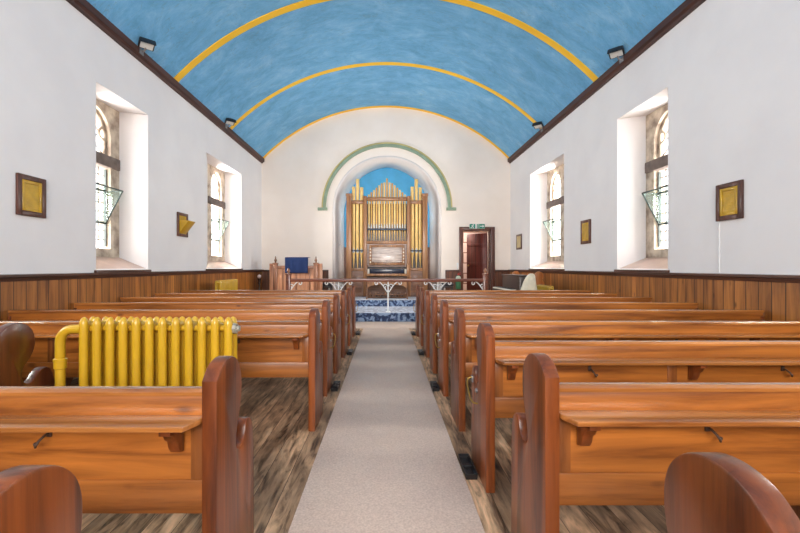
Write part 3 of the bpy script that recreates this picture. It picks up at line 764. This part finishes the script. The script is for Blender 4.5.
# ------------------------------------------------------------------ radiators
def make_radiator(nsec, label, pipe=True, sp=0.0862, ztop=0.967):
    """origin at the floor under the left-hand section; runs along +X"""
    t = thing('column_radiator', label, 'radiator', group='yellow column radiators')
    rc, dy = 0.0275, 0.088
    for k in range(nsec):
        x = k*sp
        m = MB()
        for y in (0, dy):
            zz = ztop if y == 0 else ztop-0.006
            pts = [(x, y, 0.11), (x, y, 0.13)]; rr = [0.012, rc]
            for j in range(7):
                q = j/6*PI/2
                pts.append((x, y+(0.012*(1-math.cos(q)) if y == 0 else -0.012*(1-math.cos(q))), zz-0.045+0.045*math.sin(q))); rr.append(max(0.004, rc*math.cos(q)**0.8))
            m.tube(pts, rr, seg=14)
        m.tube([(x, -0.004, 0.165), (x, dy+.004, 0.165)], 0.030, seg=12).tube([(x, 0, ztop-0.055), (x, dy, ztop-0.055)], 0.026, seg=12)
        m.build('section', M['radyellow'], t, angle=60)
    L = (nsec-1)*sp
    for z in (ztop-.075, .17): MB().tube([(0, dy/2, z), (L, dy/2, z)], 0.022, seg=10).build('header', M['radyellow'], t)
    for x in (0, L):
        for y in (0, dy): MB().tube([(x, y, 0.16), (x, y+(0.012 if y else -.012), 0.0)], [0.026, 0.034], seg=10).build('foot', M['radyellow'], t)
    m = MB().tube([(L+.02, dy/2-.02, ztop-0.075), (L+.05, dy/2-.02, ztop-0.075)], 0.034, seg=8).tube([(L+.05, dy/2-.02, ztop-.075), (L+.068, dy/2-.02, ztop-.075)], 0.02, seg=6)
    m.build('end_plug', M['greyplug'], t, angle=30)['label'] = 'bare grey end plug'
    if pipe:
        z = ztop-0.075
        pa = [(-0.015, 0.0, z)]
        for j in range(9):
            a = PI/2*j/8; pa.append((-0.07-0.085*math.sin(a), 0.0, z-0.085+0.085*math.cos(a)))
        pa.append((-0.155, 0.0, 0.0))
        m = MB().tube(pa, 0.030, seg=14); p = m.build('supply_pipe', M['radyellow'], t, angle=60)
        MB().lathe([(0.030, 0), (0.037, 0.004), (0.037, 0.05), (0.040, 0.052), (0.040, 0.066), (0.031, 0.07)], -0.155, 0, z-0.26, seg=16).build('coupling', M['radyellow'], p)
    return t
r1 = make_radiator(12, 'large yellow column radiator behind the second left pew, pipe curving into it')
r1.location = (-1.985, 2.76, 0)
r2 = make_radiator(12, 'yellow radiator along the left wall beyond the last pews', pipe=False, ztop=1.02); r2.location = (-3.47, 8.80, 0); r2.rotation_euler = (0, 0, PI/2)
r3 = make_radiator(10, 'yellow radiator along the right wall beyond the last pews', pipe=False, ztop=0.89); r3.location = (3.57, 9.0, 0); r3.rotation_euler = (0, 0, PI/2)

# ------------------------------------------------------------------ framed yellow panels on the side walls
def make_panel(sgn, label, y, z, w, h, inner='brassyellow', open_=False):
    t = thing('framed_panel', label, 'wall panel', (sgn*HW, y, z), group='framed panels on the side walls')
    X = lambda a, b: sorted((-sgn*a, -sgn*b))
    m = MB(); f = 0.055
    m.box(*X(0, .03), -w/2, -w/2+f, -h/2, h/2, 0.006).box(*X(0, .03), w/2-f, w/2, -h/2, h/2, 0.006)
    m.box(*X(0, .03), -w/2+f, w/2-f, h/2-f, h/2, 0.006).box(*X(0, .03), -w/2+f, w/2-f, -h/2, -h/2+f, 0.006)
    m.build('frame', M['doorframe'], t)
    m = MB().box(*X(0.002, .018), -w/2+f, w/2-f, -h/2+f, h/2-f)
    iw, ih = w/2-f, h/2-f
    if not open_:
        for a, b, c, d in ((-iw, -iw+.035, -ih, ih), (iw-.035, iw, -ih, ih), (-iw+.035, iw-.035, ih-.035, ih), (-iw+.035, iw-.035, -ih, -ih+.035)):
            m.box(*X(0.018, .026), a, b, c, d, 0.005)
        for k in range(5):
            zz = -ih+.07+(2*ih-.14)*k/4; m.box(*X(0.018, .021), -iw+.06, iw-.06, zz-.006, zz+.006)
    m.build('inner_plate', M[inner], t)
    if open_:
        mt = Matrix.Translation((-sgn*0.02, 0, -ih+.02)) @ Matrix.Rotation(-sgn*math.radians(38), 4, 'Y')
        m = MB().box(-.008, .008, -iw+.005, iw-.005, 0, 2*ih-.06, 0.003, mat=mt)
        fl = m.build('tilted_flap', M['brassyellow'], t)
        for s in (-1, 1):
            c = mt @ Vector((0, 0, 2*ih-.06))
            m = MB().prism([(-sgn*.02, -ih+.02), (c.x, c.z), (-sgn*.02, c.z)], 'Y', s*(iw-.008), s*(iw-.002)); m.build('cheek', M['brassyellow'], fl, smooth=False)
    return t
make_panel(-1, 'yellow panel in a dark frame on the left wall, nearest the camera', 4.58, 2.07, 0.37, 0.44)
make_panel(-1, 'dark framed yellow panel tilted open between the left windows', 7.98, 2.10, 0.40, 0.45, open_=True)
make_panel(1, 'yellow panel in a dark frame on the right wall, nearest the camera', 4.73, 2.04, 0.36, 0.42)
make_panel(1, 'yellow panel in a dark frame between the two right windows', 8.13, 1.98, 0.38, 0.46)
make_panel(1, 'small beige panel in a dark frame beyond the last right window', 12.2, 2.03, 0.46, 0.44, inner='cream')
m = MB().tube([(HW-.006, 4.885, 1.83), (HW-.006, 4.885, 1.235)], 0.005, seg=6).tube([(HW-.006, 4.885, 1.83), (HW-.006, 4.90, 1.84)], 0.005, seg=6)
tag(m.build('wall_cable', M['white']), 'thin white cable dropping below the nearest right-hand panel', 'cable')

# ------------------------------------------------------------------ floodlights on the cornices
def make_flood(sgn, y, label):
    """mounted on the cornice, head reaching into the room and tilted down along the nave"""
    t = thing('floodlight', label, 'floodlight', (sgn*HW, y, 4.675), group='floodlights on the cornices')
    s = -sgn
    m = MB().box(*sorted((s*.091, s*.103)), -.05, .05, -.085, -.005, 0.002).tube([(s*.10, 0, -0.045), (s*.14, 0, -0.03), (s*.18, -.02, 0.03)], 0.016, seg=8)
    m.build('mounting_bracket', M['steel'], t)
    # local frame: lens looks along -Z of the head
    dirv = Vector((s*0.30, -0.34, -0.88)).normalized()
    q = (-dirv).to_track_quat('Z', 'X').to_matrix().to_4x4()
    mt = Matrix.Translation((s*.20, -.04, 0.05)) @ q
    m = MB().box(-.085, .085, -.11, .11, -.02, .03, 0.012, mat=mt).box(-.06, .06, -.085, .085, .03, .065, 0.012, mat=mt)
    h = m.build('housing', M['black'], t)
    m = MB().box(-.066, .066, -.09, .09, -.026, -.019, 0.003, mat=mt); m.build('lens', M['lens'], h)
    mb_ = MB().box(.078, .088, -.11, .11, -.075, 0.0, 0.003, mat=mt); mb_.build('visor', M['black'], h)
    return t
make_flood(-1, 6.5, 'black floodlight on the left cornice, nearer one')
make_flood(-1, 9.95, 'black floodlight on the left cornice, farther one by the middle yellow band')
make_flood(1, 6.75, 'black floodlight on the right cornice, nearer one')
make_flood(1, 10.2, 'black floodlight on the right cornice, farther one by the middle yellow band')

# ------------------------------------------------------------------ organ
OY = 13.0
og = thing('pipe_organ', 'gilded pipe organ in an oak case filling the blue recess', 'organ', (ACX, OY, 0.382))
def oz(z): return z-0.382
m = MB().box(-1.24, 1.24, 0.35, 0.7, 0.0, oz(1.27))
m.build('case_body', M['organdark'], og, smooth=False)
MB().box(-1.22, 1.22, 0.26, 0.62, oz(1.27), oz(3.30)).build('dark_pipe_backing', M['blackwood'], og, smooth=False)  # near-black backing put in to darken the gaps between the pipes
for s in (-1, 1):
    m = MB().box(*sorted((s*1.10, s*1.26)), 0.0, 0.16, 0, oz(3.56), 0.01).box(*sorted((s*1.085, s*1.275)), -0.015, 0.175, oz(3.50), oz(3.58), 0.008)
    m.build('outer_post', M['organwood'], og)
    m = MB().box(*sorted((s*0.62, s*0.73)), 0.0, 0.16, 0, oz(3.50), 0.008); m.build('inner_post', M['organwood'], og)
    m = MB().box(*sorted((s*0.73, s*1.10)), 0.02, 0.14, oz(3.26), oz(3.37), 0.008).box(*sorted((s*0.73, s*1.10)), 0.01, 0.36, oz(1.18), oz(1.27), 0.008)
    m.build('tower_rail', M['organwood'], og)
    m = MB().box(*sorted((s*0.73, s*1.10)), 0.03, 0.35, 0.0, oz(1.18), 0.0).box(*sorted((s*0.79, s*1.04)), 0.02, 0.03, 0.12, oz(1.06), 0.004)
    m.build('tower_base', M['organdark'], og)
m = MB().box(-.62, .62, 0.02, 0.14, oz(3.36), oz(3.47), 0.008); m.build('upper_rail', M['organwood'], og)
m = MB().box(-.62, .62, 0.0, 0.16, oz(2.02), oz(2.11), 0.008); m.build('lower_rail', M['organwood'], og)
m = MB().box(-.62, .62, 0.03, 0.06, oz(2.44), oz(2.50), 0.004); m.build('mouth_rail', M['mouthrail'], og)
# shadow board behind the pipes of the lower flat
def pipe(x, y, z0, zm, z1, r, mat):
    """foot cone, mouth, speaking tube"""
    m = MB().lathe([(r*0.18, z0), (r*0.82, zm-0.03), (r, zm), (r, z1), (r*0.86, z1), (r*0.86, z1-0.06)], x, y, 0, seg=14)
    p = m.build('organ_pipe', M[mat], og, angle=50)
    m = MB().prism([(x-r*0.62, zm+.01), (x+r*0.62, zm+.01), (x+r*0.5, zm+.10), (x, zm+.16), (x-r*0.5, zm+.10)], 'Y', y-r*1.04, y-r*0.7)
    m.build('pipe_mouth', M['pipemouth'], p, smooth=False)
NC = 15
for k in range(NC):
    u = (k-(NC-1)/2)/((NC-1)/2)
    x = u*0.565; a = abs(u)
    z1 = 4.055-0.50*a if a > 0.001 else 4.06
    if 0.05 < a < 0.2: z1 -= 0.05
    pipe(x, 0.105, oz(2.11), oz(2.50), oz(z1), 0.030, 'gilt' if k % 2 else 'giltpale')
for s in (-1, 1):
    for dx, zt in ((-0.125, 3.80), (0.0, 4.04), (0.125, 3.78)):
        pipe(s*0.915+dx, 0.12, oz(1.27), oz(1.74), oz(zt), 0.053, 'giltpale')
    m = MB().box(*sorted((s*0.73, s*1.10)), 0.06, 0.08, oz(1.78), oz(1.83), 0.004); m.build('tower_mouth_rail', M['mouthrail'], og)
# console
m = MB().box(-.62, .62, 0.05, 0.40, oz(1.30), oz(2.03))
m.build('console_back', M['organdark'], og, smooth=False)
m = MB().box(-.55, -.47, -0.02, 0.05, oz(1.36), oz(1.98), 0.006).box(.47, .55, -0.02, 0.05, oz(1.36), oz(1.98), 0.006).box(-.47, .47, -0.02, 0.05, oz(1.92), oz(1.98), 0.006).box(-.47, .47, -0.02, 0.05, oz(1.36), oz(1.44), 0.006)
m.build('desk_frame', M['organwood'], og)
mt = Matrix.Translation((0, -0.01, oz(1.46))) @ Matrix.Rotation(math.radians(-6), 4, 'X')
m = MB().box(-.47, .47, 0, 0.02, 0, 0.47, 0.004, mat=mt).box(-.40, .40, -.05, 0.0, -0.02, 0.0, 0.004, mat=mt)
m.build('music_desk', M['deskreflect'], og)
m = MB().box(-.66, -.60, -0.42, 0.05, oz(1.04), oz(1.36), 0.01).box(.60, .66, -0.42, 0.05, oz(1.04), oz(1.36), 0.01)
m.build('key_cheek', M['organwood'], og)
m = MB().box(-.60, .60, -0.42, 0.05, oz(1.03), oz(1.10), 0.01); m.build('key_shelf', M['organwood'], og)
MB().box(-.52, .52, -0.36, -0.03, oz(1.10), oz(1.245), 0.012).build('keyboard_lid', plain('black_japanned_lid', lin(30, 36, 54), 0.25, coat=0.4), og)
for s in (-1, 1): MB().box(*sorted((s*.535, s*.59)), -0.36, -0.05, oz(1.10), oz(1.24), 0.006).build('key_block', M['ivory'], og)
for s in (-1, 1):
    for j in range(5):
        m = MB().lathe([(0.0, 0), (0.012, 0), (0.012, .05), (0.022, .052), (0.022, .066), (0, .07)], seg=10, mat=Matrix.Translation((s*0.51, -0.02, oz(1.45+j*.1))) @ Matrix.Rotation(PI/2, 4, 'X'))
        m.build('stop_knob', M['ivory'], og)
# lower front: panels with arched heads
m = MB().box(-.62, .62, 0.0, 0.06, 0.0, oz(1.03))
for cx in (-.41, 0, .41):
    a = arch(0.16, 0.42, 0.58, n=8, cx=cx)
    m.prism([(cx+.16, 0.1)]+a+[(cx-.16, 0.1)], 'Y', -0.02, 0.0)
m.build('lower_panel', M['organdark'], og, angle=25)
pb = MB().box(-.58, .58, -0.62, 0.0, 0.0, 0.05, 0.005).build('pedal_frame', M['organdark'], og)
for k in range(15):
    x = -.53+1.06*k/14
    m = MB().box(x-.016, x+.016, -0.60, -0.05, 0.05, 0.085, 0.004)
    if k % 3 != 1: m.box(x-.014+.036, x+.014+.036, -0.30, -0.05, 0.06, 0.13, 0.004)
    m.build('pedal', M['blackwood' if k % 2 else 'organwood'], pb)
# organ bench
bn = thing('organ_bench', 'dark wooden organ bench with arched apron before the keyboards', 'bench', (ACX, 12.12, 0.382))
m = MB().box(-.62, .62, -.16, .16, 0.50, 0.54, 0.008); m.build('bench_seat', M['organwood'], bn)
for s in (-1, 1):
    m = MB().prism([(-.15, 0), (-.15, .08), (-.10, .14), (-.12, .5), (.12, .5), (.10, .14), (.15, .08), (.15, 0)], 'X', s*.60, s*.56, bev=.004); m.build('leg', M['organdark'], bn)
m = MB(); ns = 16
vs = []; fs = []
for i in range(ns+1):
    x = -.56+1.12*i/ns; zlo = .30+.13*math.sqrt(max(0, 1-(x/.56)**2))
    for y in (-.13, -.10):
        vs += [(x, y, zlo), (x, y, .5)]
for i in range(ns):
    k = 4*i; fs += [(k, k+4, k+5, k+1), (k+2, k+3, k+7, k+6), (k, k+2, k+6, k+4), (k+1, k+5, k+7, k+3)]
fs += [(0, 1, 3, 2), (4*ns, 4*ns+2, 4*ns+3, 4*ns+1)]
m.quads(vs, fs, recalc=True).build('apron', M['organwood'], bn, angle=30)
# black pedal-rail foot bar
m = MB().box(-.56, .56, -.02, .02, 0.10, 0.14, 0.005); m.build('stretcher', M['organdark'], bn)

# ------------------------------------------------------------------ altar rail
RYY, RZ0 = 10.08, 0.2135
al = thing('altar_rail', 'brown handrail on white scrolled iron standards across the platform', 'railing', (0, RYY, RZ0))
hz = 1.02-RZ0
m = MB().prism([(-.045, hz-.075), (-.055, hz-.05), (-.05, hz-.015), (-.03, hz), (.03, hz), (.05, hz-.015), (.055, hz-.05), (.045, hz-.075)], 'X', -2.36, 2.40)
m.build('handrail', M['rail'], al)
def scroll(cx, s, z):
    """C-scroll bracket from the standard out to the rail"""
    p = []
    for k in range(13):
        a = k/12; p.append((cx+s*(0.02+0.26*a), 0, z-0.30+0.26*math.sin(a*PI/2)))
    for k in range(1, 13):
        a = PI/2-2*PI*k/12*0.9; r = 0.05*(1-k/18)
        p.append((cx+s*(0.28+r*math.cos(a)), 0, z-0.09+r*math.sin(a)))
    q = []
    for k in range(14):
        a = PI*1.9*k/13; r = 0.055*(1-k/20)
        q.append((cx+s*(0.075-r*math.cos(a)), 0, z-0.16+r*math.sin(a)))
    return p, q
for cx in (0.05, 0.05-1.19, 0.05+1.19):
    m = MB().lathe([(0.06, 0), (0.06, 0.015), (0.03, 0.03), (0.018, 0.06), (0.018, hz-.32), (0.03, hz-.30), (0.018, hz-.27), (0.018, hz-.075)], cx, 0, 0, seg=12)
    stn = m.build('standard', M['white'], al)
    for s in (-1, 1):
        p, q = scroll(cx, s, hz-.02)
        MB().tube(p, 0.014, seg=8).build('scroll', M['white'], stn); MB().tube(q, 0.012, seg=8).build('curl', M['white'], stn)
for x, s in ((-2.34, 1), (2.38, -1)):
    m = MB().box(x-.055, x+.055, -.055, .055, 0, 0.93, 0.012).box(x-.065, x+.065, -.065, .065, 0.90, 0.93, 0.006)
    p = m.build('end_post', M['rail'], al)
    MB().lathe([(0.03, 0), (0.02, 0.02), (0.036, 0.05), (0.04, 0.075), (0.03, 0.10), (0.012, 0.125), (0, 0.14)], x, 0, 0.93, seg=12).build('finial', M['pulpitdark'], p)
    a, q = scroll(x, s, hz-.02)
    MB().tube(a, 0.014, seg=8).build('scroll', M['white'], p); MB().tube(q, 0.012, seg=8).build('curl', M['white'], p)

# ------------------------------------------------------------------ reading desk / pulpit at the left
pu = thing('pulpit', 'pale wooden panelled pulpit with finialled posts left of the organ', 'pulpit', (-2.59, 12.05, 0.37))
def pz(z): return z-0.37
xl, xr = -0.58, 0.58
for x in (xl, xr):
    m = MB().box(x-.06, x+.06, -.06, .06, 0, pz(1.42), 0.01).box(x-.07, x+.07, -.07, .07, pz(1.38), pz(1.42), 0.006)
    p = m.build('corner_post', M['pulpitdark'], pu)
    MB().lathe([(0.035, 0), (0.02, 0.02), (0.04, 0.06), (0.036, 0.09), (0.016, 0.12), (0.022, 0.14), (0.008, 0.185), (0, 0.20)], x, 0, pz(1.42), seg=12).build('finial', M['organdark'], p)
m = MB().box(xl, xr, -.02, .02, 0, pz(1.24)); m.build('front_panel', M['pulpitwood'], pu, smooth=False)
m = MB().box(xl, xr, -.035, .035, pz(1.24), pz(1.34), 0.008).box(xl, xr, -.035, .035, 0, .12, 0.006)
for x in (-.36, 0.02, 0.40): m.box(x-.025, x+.025, -.032, -.018, .12, pz(1.24), 0.004)
m.build('front_frame', M['pulpitdark'], pu)
for s in (-1, 1):
    m = MB().box(*sorted((s*.64, s*.76)), .02, .07, 0, pz(1.34), 0.006).box(*sorted((s*.64, s*.76)), .005, .085, pz(1.34), pz(1.40), 0.008)
    m.build('wing_panel', M['pulpitwood'], pu)
    m = MB().box(*sorted((s*.60, s*.56)), .06, .75, 0, pz(1.3), 0.004); m.build('side_panel', M['pulpitwood'], pu)
mt = Matrix.Translation((-.02, .12, pz(1.44))) @ Matrix.Rotation(math.radians(28), 4, 'X')
m = MB().box(-.30, .30, -.05, .30, -.012, .012, 0.004, mat=mt); br2 = m.build('book_rest', M['pulpitwood'], pu)
m = MB().box(-.05, .01, .10, .16, pz(.9), pz(1.46)); m.build('rest_post', M['pulpitdark'], pu, smooth=False)
# blue fall hanging over the book rest
vs = []; fs = []; NX, NZ = 16, 10
pathv = [(0.40, 1.60), (0.20, 1.53), (0.05, 1.47+.1), (0.02, 1.575), (-.062, 1.565), (-.075, 1.5), (-.078, 1.4), (-.08, 1.3), (-.082, 1.2), (-.084, 1.125)]
pathv = [(.30, 1.575), (.15, 1.57), (.0, 1.575), (-.06, 1.57), (-.078, 1.555), (-.082, 1.45), (-.084, 1.35), (-.086, 1.25), (-.087, 1.18), (-.088, 1.125)]
for (y, z) in pathv:
    for i in range(NX+1):
        x = -.29+.66*i/NX
        vs.append((x, y+(0.006*math.sin(i*1.1) if z < 1.5 else 0), pz(z)))
for j in range(len(pathv)-1):
    for i in range(NX): fs.append((j*(NX+1)+i, j*(NX+1)+i+1, (j+1)*(NX+1)+i+1, (j+1)*(NX+1)+i))
fallo = MB().quads(vs, fs).build('pulpit_fall', M['bluecloth'], None, angle=60, loc=(-2.59, 12.05, 0.37))
sd = fallo.modifiers.new('thick', 'SOLIDIFY'); sd.thickness = 0.008
tag(fallo, 'navy blue cloth hanging over the front of the pulpit', 'cloth')

# candle stand at the far left corner
cs = thing('candle_stand', 'dark stand with a pale globe in the far left corner', 'stand', (-3.68, 12.2, 0.37))
m = MB().lathe([(0.12, 0), (0.12, 0.02), (0.05, 0.05), (0.03, 0.12), (0.03, 0.44), (0.05, 0.47), (0.03, 0.5), (0.045, 0.56), (0.06, 0.60)], seg=14); m.build('pedestal', M['blackwood'], cs)
m = MB().sphere((0, 0, 0.655), 0.055); m.build('globe', plain('pinkish_white_glass', lin(226, 204, 196), 0.35), cs)
# low dark stools either side of the organ
def make_stool(label, x):
    t = thing('padded_stool', label, 'stool', (x, 12.6, 0.37), group='dark stools beside the organ')
    MB().box(-.17, .17, -.14, .14, 0.36, 0.45, 0.03).build('cushion', M['navypad'], t)
    MB().box(-.16, .16, -.13, .13, 0.31, 0.36, 0.006).build('seat_frame', M['blackwood'], t)
    for a in (-1, 1):
        for b in (-1, 1): MB().box(a*.14-.02, a*.14+.02, b*.11-.02, b*.11+.02, 0, 0.31, 0.004).build('leg', M['blackwood'], t)
    return t
make_stool('low dark stool left of the organ, below the rail', -1.78)
make_stool('low dark stool right of the organ, below the rail', 1.84)

# ------------------------------------------------------------------ exit sign, extinguisher, thermostat
sg = thing('exit_sign', 'green emergency exit sign with running figure and arrow above the door', 'sign', (2.83, Y1-.045, 2.565))
m = MB().box(-.24, .24, -.02, 0, -.075, .075, 0.004); m.build('sign_plate', M['white'], sg)
m = MB().box(-.235, -.06, -.024, -.02, -.07, .07).box(-.01, .235, -.024, -.02, -.07, .07); m.build('green_field', M['signgreen'], sg, smooth=False)
m = MB()
yy0, yy1 = -.028, -.024
# running figure
m.prism([(-.125+.017*math.cos(k*PI/6), .045+.017*math.sin(k*PI/6)) for k in range(12)], 'Y', yy0, yy1)
def limb(a, b, w):
    d = Vector((b[0]-a[0], b[1]-a[1])); n = Vector((-d.y, d.x)).normalized()*w
    m.prism([(a[0]+n.x, a[1]+n.y), (b[0]+n.x, b[1]+n.y), (b[0]-n.x, b[1]-n.y), (a[0]-n.x, a[1]-n.y)], 'Y', yy0, yy1)
limb((-.135, .028), (-.155, -.02), .012); limb((-.14, .022), (-.10, .0), .006); limb((-.14, .022), (-.185, .012), .006)
limb((-.155, -.02), (-.115, -.03), .008); limb((-.115, -.03), (-.12, -.062), .007); limb((-.155, -.02), (-.195, -.05), .008); limb((-.195, -.05), (-.22, -.048), .006)
# door mark
m.box(.01, .018, yy0, yy1, -.055, .055).box(.052, .06, yy0, yy1, -.055, .055).box(.01, .06, yy0, yy1, .047, .055)
# arrow to the right
limb((.09, 0), (.17, 0), .014); m.prism([(.165, .045), (.222, 0), (.165, -.045)], 'Y', yy0, yy1)
m.build('pictogram', M['white'], sg, smooth=False)

fe = thing('fire_extinguisher', 'green fire extinguisher with red top hung left of the far door', 'fire extinguisher', (2.235, Y1-.11, 0.62))
m = MB().lathe([(0.0, 0), (0.07, 0), (0.08, 0.015), (0.08, 0.33), (0.07, 0.37), (0.035, 0.40), (0.03, 0.42)], seg=18); m.build('cylinder_body', M['exgreen'], fe)
m = MB().lathe([(0.079, 0.235), (0.0825, 0.235), (0.0825, 0.333), (0.072, 0.374), (0.04, 0.402), (0.03, 0.40)], seg=18); m.build('paper_label', M['exlabel'], fe)
m = MB().box(-.03, .03, -.02, .02, .42, .46, 0.004).tube([(-.02, 0, .46), (.02, -.02, .49), (.07, -.03, .50)], 0.01, seg=8).tube([(.02, 0, .45), (.08, -.02, .455)], 0.008, seg=8)
m.build('valve', M['red'], fe)
m = MB().tube([(-.03, 0, .44), (-.075, -.02, .42), (-.095, -.03, .34), (-.095, -.03, .15)], 0.01, seg=8); m.build('hose', M['black'], fe)
m = MB().box(-.03, .03, .075, .105, .15, .3, 0.004); m.build('wall_bracket', M['black'], fe)
tag(MB().box(2.205, 2.265, Y1-.03, Y1+.004, 1.225, 1.43, 0.006).build('thermostat', M['white']), 'small white thermostat box on the end wall above the extinguisher', 'thermostat')

m = MB().lathe([(0.03, 0), (0.03, 0.012), (0.014, 0.016), (0.014, 0.04), (0.034, 0.045), (0.038, 0.065), (0.026, 0.085), (0, 0.09)], seg=12, mat=Matrix.Translation((-1.590, 13.7, 2.02)) @ Matrix.Rotation(PI/2, 4, 'Y'))
tag(m.build('wall_fitting', M['black']), 'small round black fitting on the left jamb of the organ arch', 'fitting')

# ------------------------------------------------------------------ things at the right of the platform
# side-facing pew against the right wall, its round-topped end toward the camera
cp = thing('choir_pew', 'side-facing pew by the right wall with a round-topped end', 'pew', (3.85, 10.2, 0.202))
def choir_end(y0, y1, nm):
    # outline in X (into the room is -X) and Z
    p = [(0.0, 0.0), (0.0, 0.72), (-.06, .78)]
    for k in range(15):
        a = math.radians(-40+ (260)*k/14); p.append((-.13+.108*math.cos(a), .88+.108*math.sin(a)))
    p += [(-.22, .74), (-.25, .62), (-.32, .56), (-.42, .54), (-.46, .48), (-.46, 0.0)]
    MB().prism(p, 'Y', y0, y1, bev=.006).build(nm, M['discwood'], cp)
choir_end(0, .05, 'pew_end'); choir_end(1.8, 1.85, 'pew_end')
MB().box(-.10, -.07, .05, 1.8, .40, .74, .005).build('back_panel', M['blackwood'], cp)
MB().box(-.45, -.10, .05, 1.8, .40, .43, .006).build('seat', M['blackwood'], cp)

pn = thing('upright_piano', 'dark upright piano with pale keys side-on near the right wall', 'piano', (2.74, 9.25, 0.0), -PI/2)
m = MB().box(-.64, .64, .0, .27, 0.06, 1.10, 0.012).box(-.655, .655, -.02, .285, 1.10, 1.13, 0.01); m.build('case', M['blackwood'], pn)
MB().box(-.64, .64, -.24, .0, .72, .81, 0.01).build('key_bed', M['blackwood'], pn)
MB().box(-.60, .60, -.235, -.06, .81, .835, .003).build('keyboard', M['ivory'], pn)
m = MB()
for k in range(50):
    if k % 7 in (2, 6): continue
    m.box(-.59+k*.0235, -.578+k*.0235, -.16, -.06, .835, .846)
o = m.build('black_keys', M['black'], pn, smooth=False); o['kind'] = 'stuff'
for s in (-1, 1): MB().box(s*.60-.03, s*.60+.03, -.24, -.18, 0, .72, .006).build('leg', M['blackwood'], pn)
for s in (-1, 1): MB().box(s*.55-.04, s*.55+.04, 0.02, .26, 0, .06, .006).build('foot', M['blackwood'], pn)

# cream cloth bundle lying on the piano end / stool
def bundle():
    b = bmesh.new(); bmesh.ops.create_icosphere(b, subdivisions=4, radius=1)
    rnd = random.Random(3)
    ks = [(Vector((rnd.uniform(-1, 1), rnd.uniform(-1, 1), rnd.uniform(-1, 1)))*4.5, rnd.uniform(0, 6)) for _ in range(7)]
    for v in b.verts:
        d = v.co.copy(); w = sum(math.sin(d.dot(k)+p) for k, p in ks)/7
        k = 1.0-0.20*d.z
        sq = lambda t: math.copysign(abs(t)**0.7, t)
        v.co = Vector((sq(d.x)*(0.16+.05*w)*k+0.06*max(0, d.z), sq(d.y)*(0.12+.03*w)*k, sq(d.z)*(0.33+.05*w)))
    zmin = min(v.co.z for v in b.verts)
    for v in b.verts: v.co.z = max(v.co.z-zmin-.03, 0)
    m = MB(); m._merge(b); return m
bs = thing('covered_chair', 'cream sheet heaped on a chair at the near end of the piano', 'chair', (2.84, 8.40, 0.0))
MB().box(-.16, .16, -.13, .13, .42, .45, .008).build('seat', M['blackwood'], bs)
for a in (-1, 1):
    for b_ in (-1, 1): MB().box(a*.14-.018, a*.14+.018, b_*.11-.018, b_*.11+.018, 0, .42, .003).build('leg', M['blackwood'], bs)
bb = bundle().build('dust_sheet', M['creamcloth'], bs, angle=80); bb.location = (0, 0, .45); bb['label'] = 'rumpled cream sheet'; bb.scale = (1, 1, 1.14)

# ------------------------------------------------------------------ light: daylight through the windows
w = bpy.data.worlds.new('sky'); scn.world = w; w.use_nodes = True
bg = w.node_tree.nodes['Background']; bg.inputs[0].default_value = (1.0, 0.94, 0.88, 1); bg.inputs[1].default_value = 5.0
def area(loc, rot, sx, sy, power, col=(1, 1, 1)):
    l = bpy.data.lights.new('daylight', 'AREA'); l.shape = 'RECTANGLE'; l.size = sx; l.size_y = sy; l.energy = power; l.color = col
    o = bpy.data.objects.new('daylight', l); C.objects.link(o); o.location = loc; o.rotation_euler = rot
    return o
for key in (1, 2):
    for s, a, b, c, d in WIN[key]:
        area((s*(4.75), (c+d)/2, 2.45), (0, s*PI/2, 0), 1.9, 0.85, 740 if c > 9 else 195, (1.0, 0.895, 0.825))
area((0, Y0-0.45, (WZ0+WZ1)/2), (PI/2, 0, 0), 2*WX, WZ1-WZ0, 640, (1.0, 0.88, 0.80)).data.spread = math.radians(110)  # added fill shining in through the unseen west window
# added point lights hidden behind the organ to brighten the recess
for x, z in ((-.75, 3.0), (.75, 3.0), (-.75, 1.5), (.75, 1.5)):
    l = bpy.data.lights.new('organ_fill', 'POINT'); l.energy = 11; l.shadow_soft_size = 0.12; l.color = (1, .95, .90)
    o = bpy.data.objects.new('organ_fill', l); C.objects.link(o); o.location = (ACX+x, 13.95, z)
# added unseen fill light brightening the porch beyond the far door
l = bpy.data.lights.new('porch_fill', 'POINT'); l.energy = 22; l.shadow_soft_size = 0.08; l.color = (1, .97, .93)
o = bpy.data.objects.new('porch_fill', l); C.objects.link(o); o.location = (2.4, Y1+.8, 2.5)

# ------------------------------------------------------------------ camera
cam = bpy.data.cameras.new('camera'); co = bpy.data.objects.new('camera', cam); C.objects.link(co)
co.location = (0, 0, 1.30); co.rotation_euler = (PI/2, 0, 0)
cam.sensor_width = 36; cam.lens = 420/800*36; cam.shift_x = 14/800; cam.shift_y = 0.5/800
cam.clip_start = 0.05
scn.camera = co
scn.view_settings.view_transform = 'Standard'; scn.view_settings.look = 'None'; scn.view_settings.gamma = 1; scn.view_settings.use_curve_mapping = False
scn.view_settings.exposure = 0.0
scn.cycles.max_bounces = 12; scn.cycles.diffuse_bounces = 8; scn.cycles.transparent_max_bounces = 16
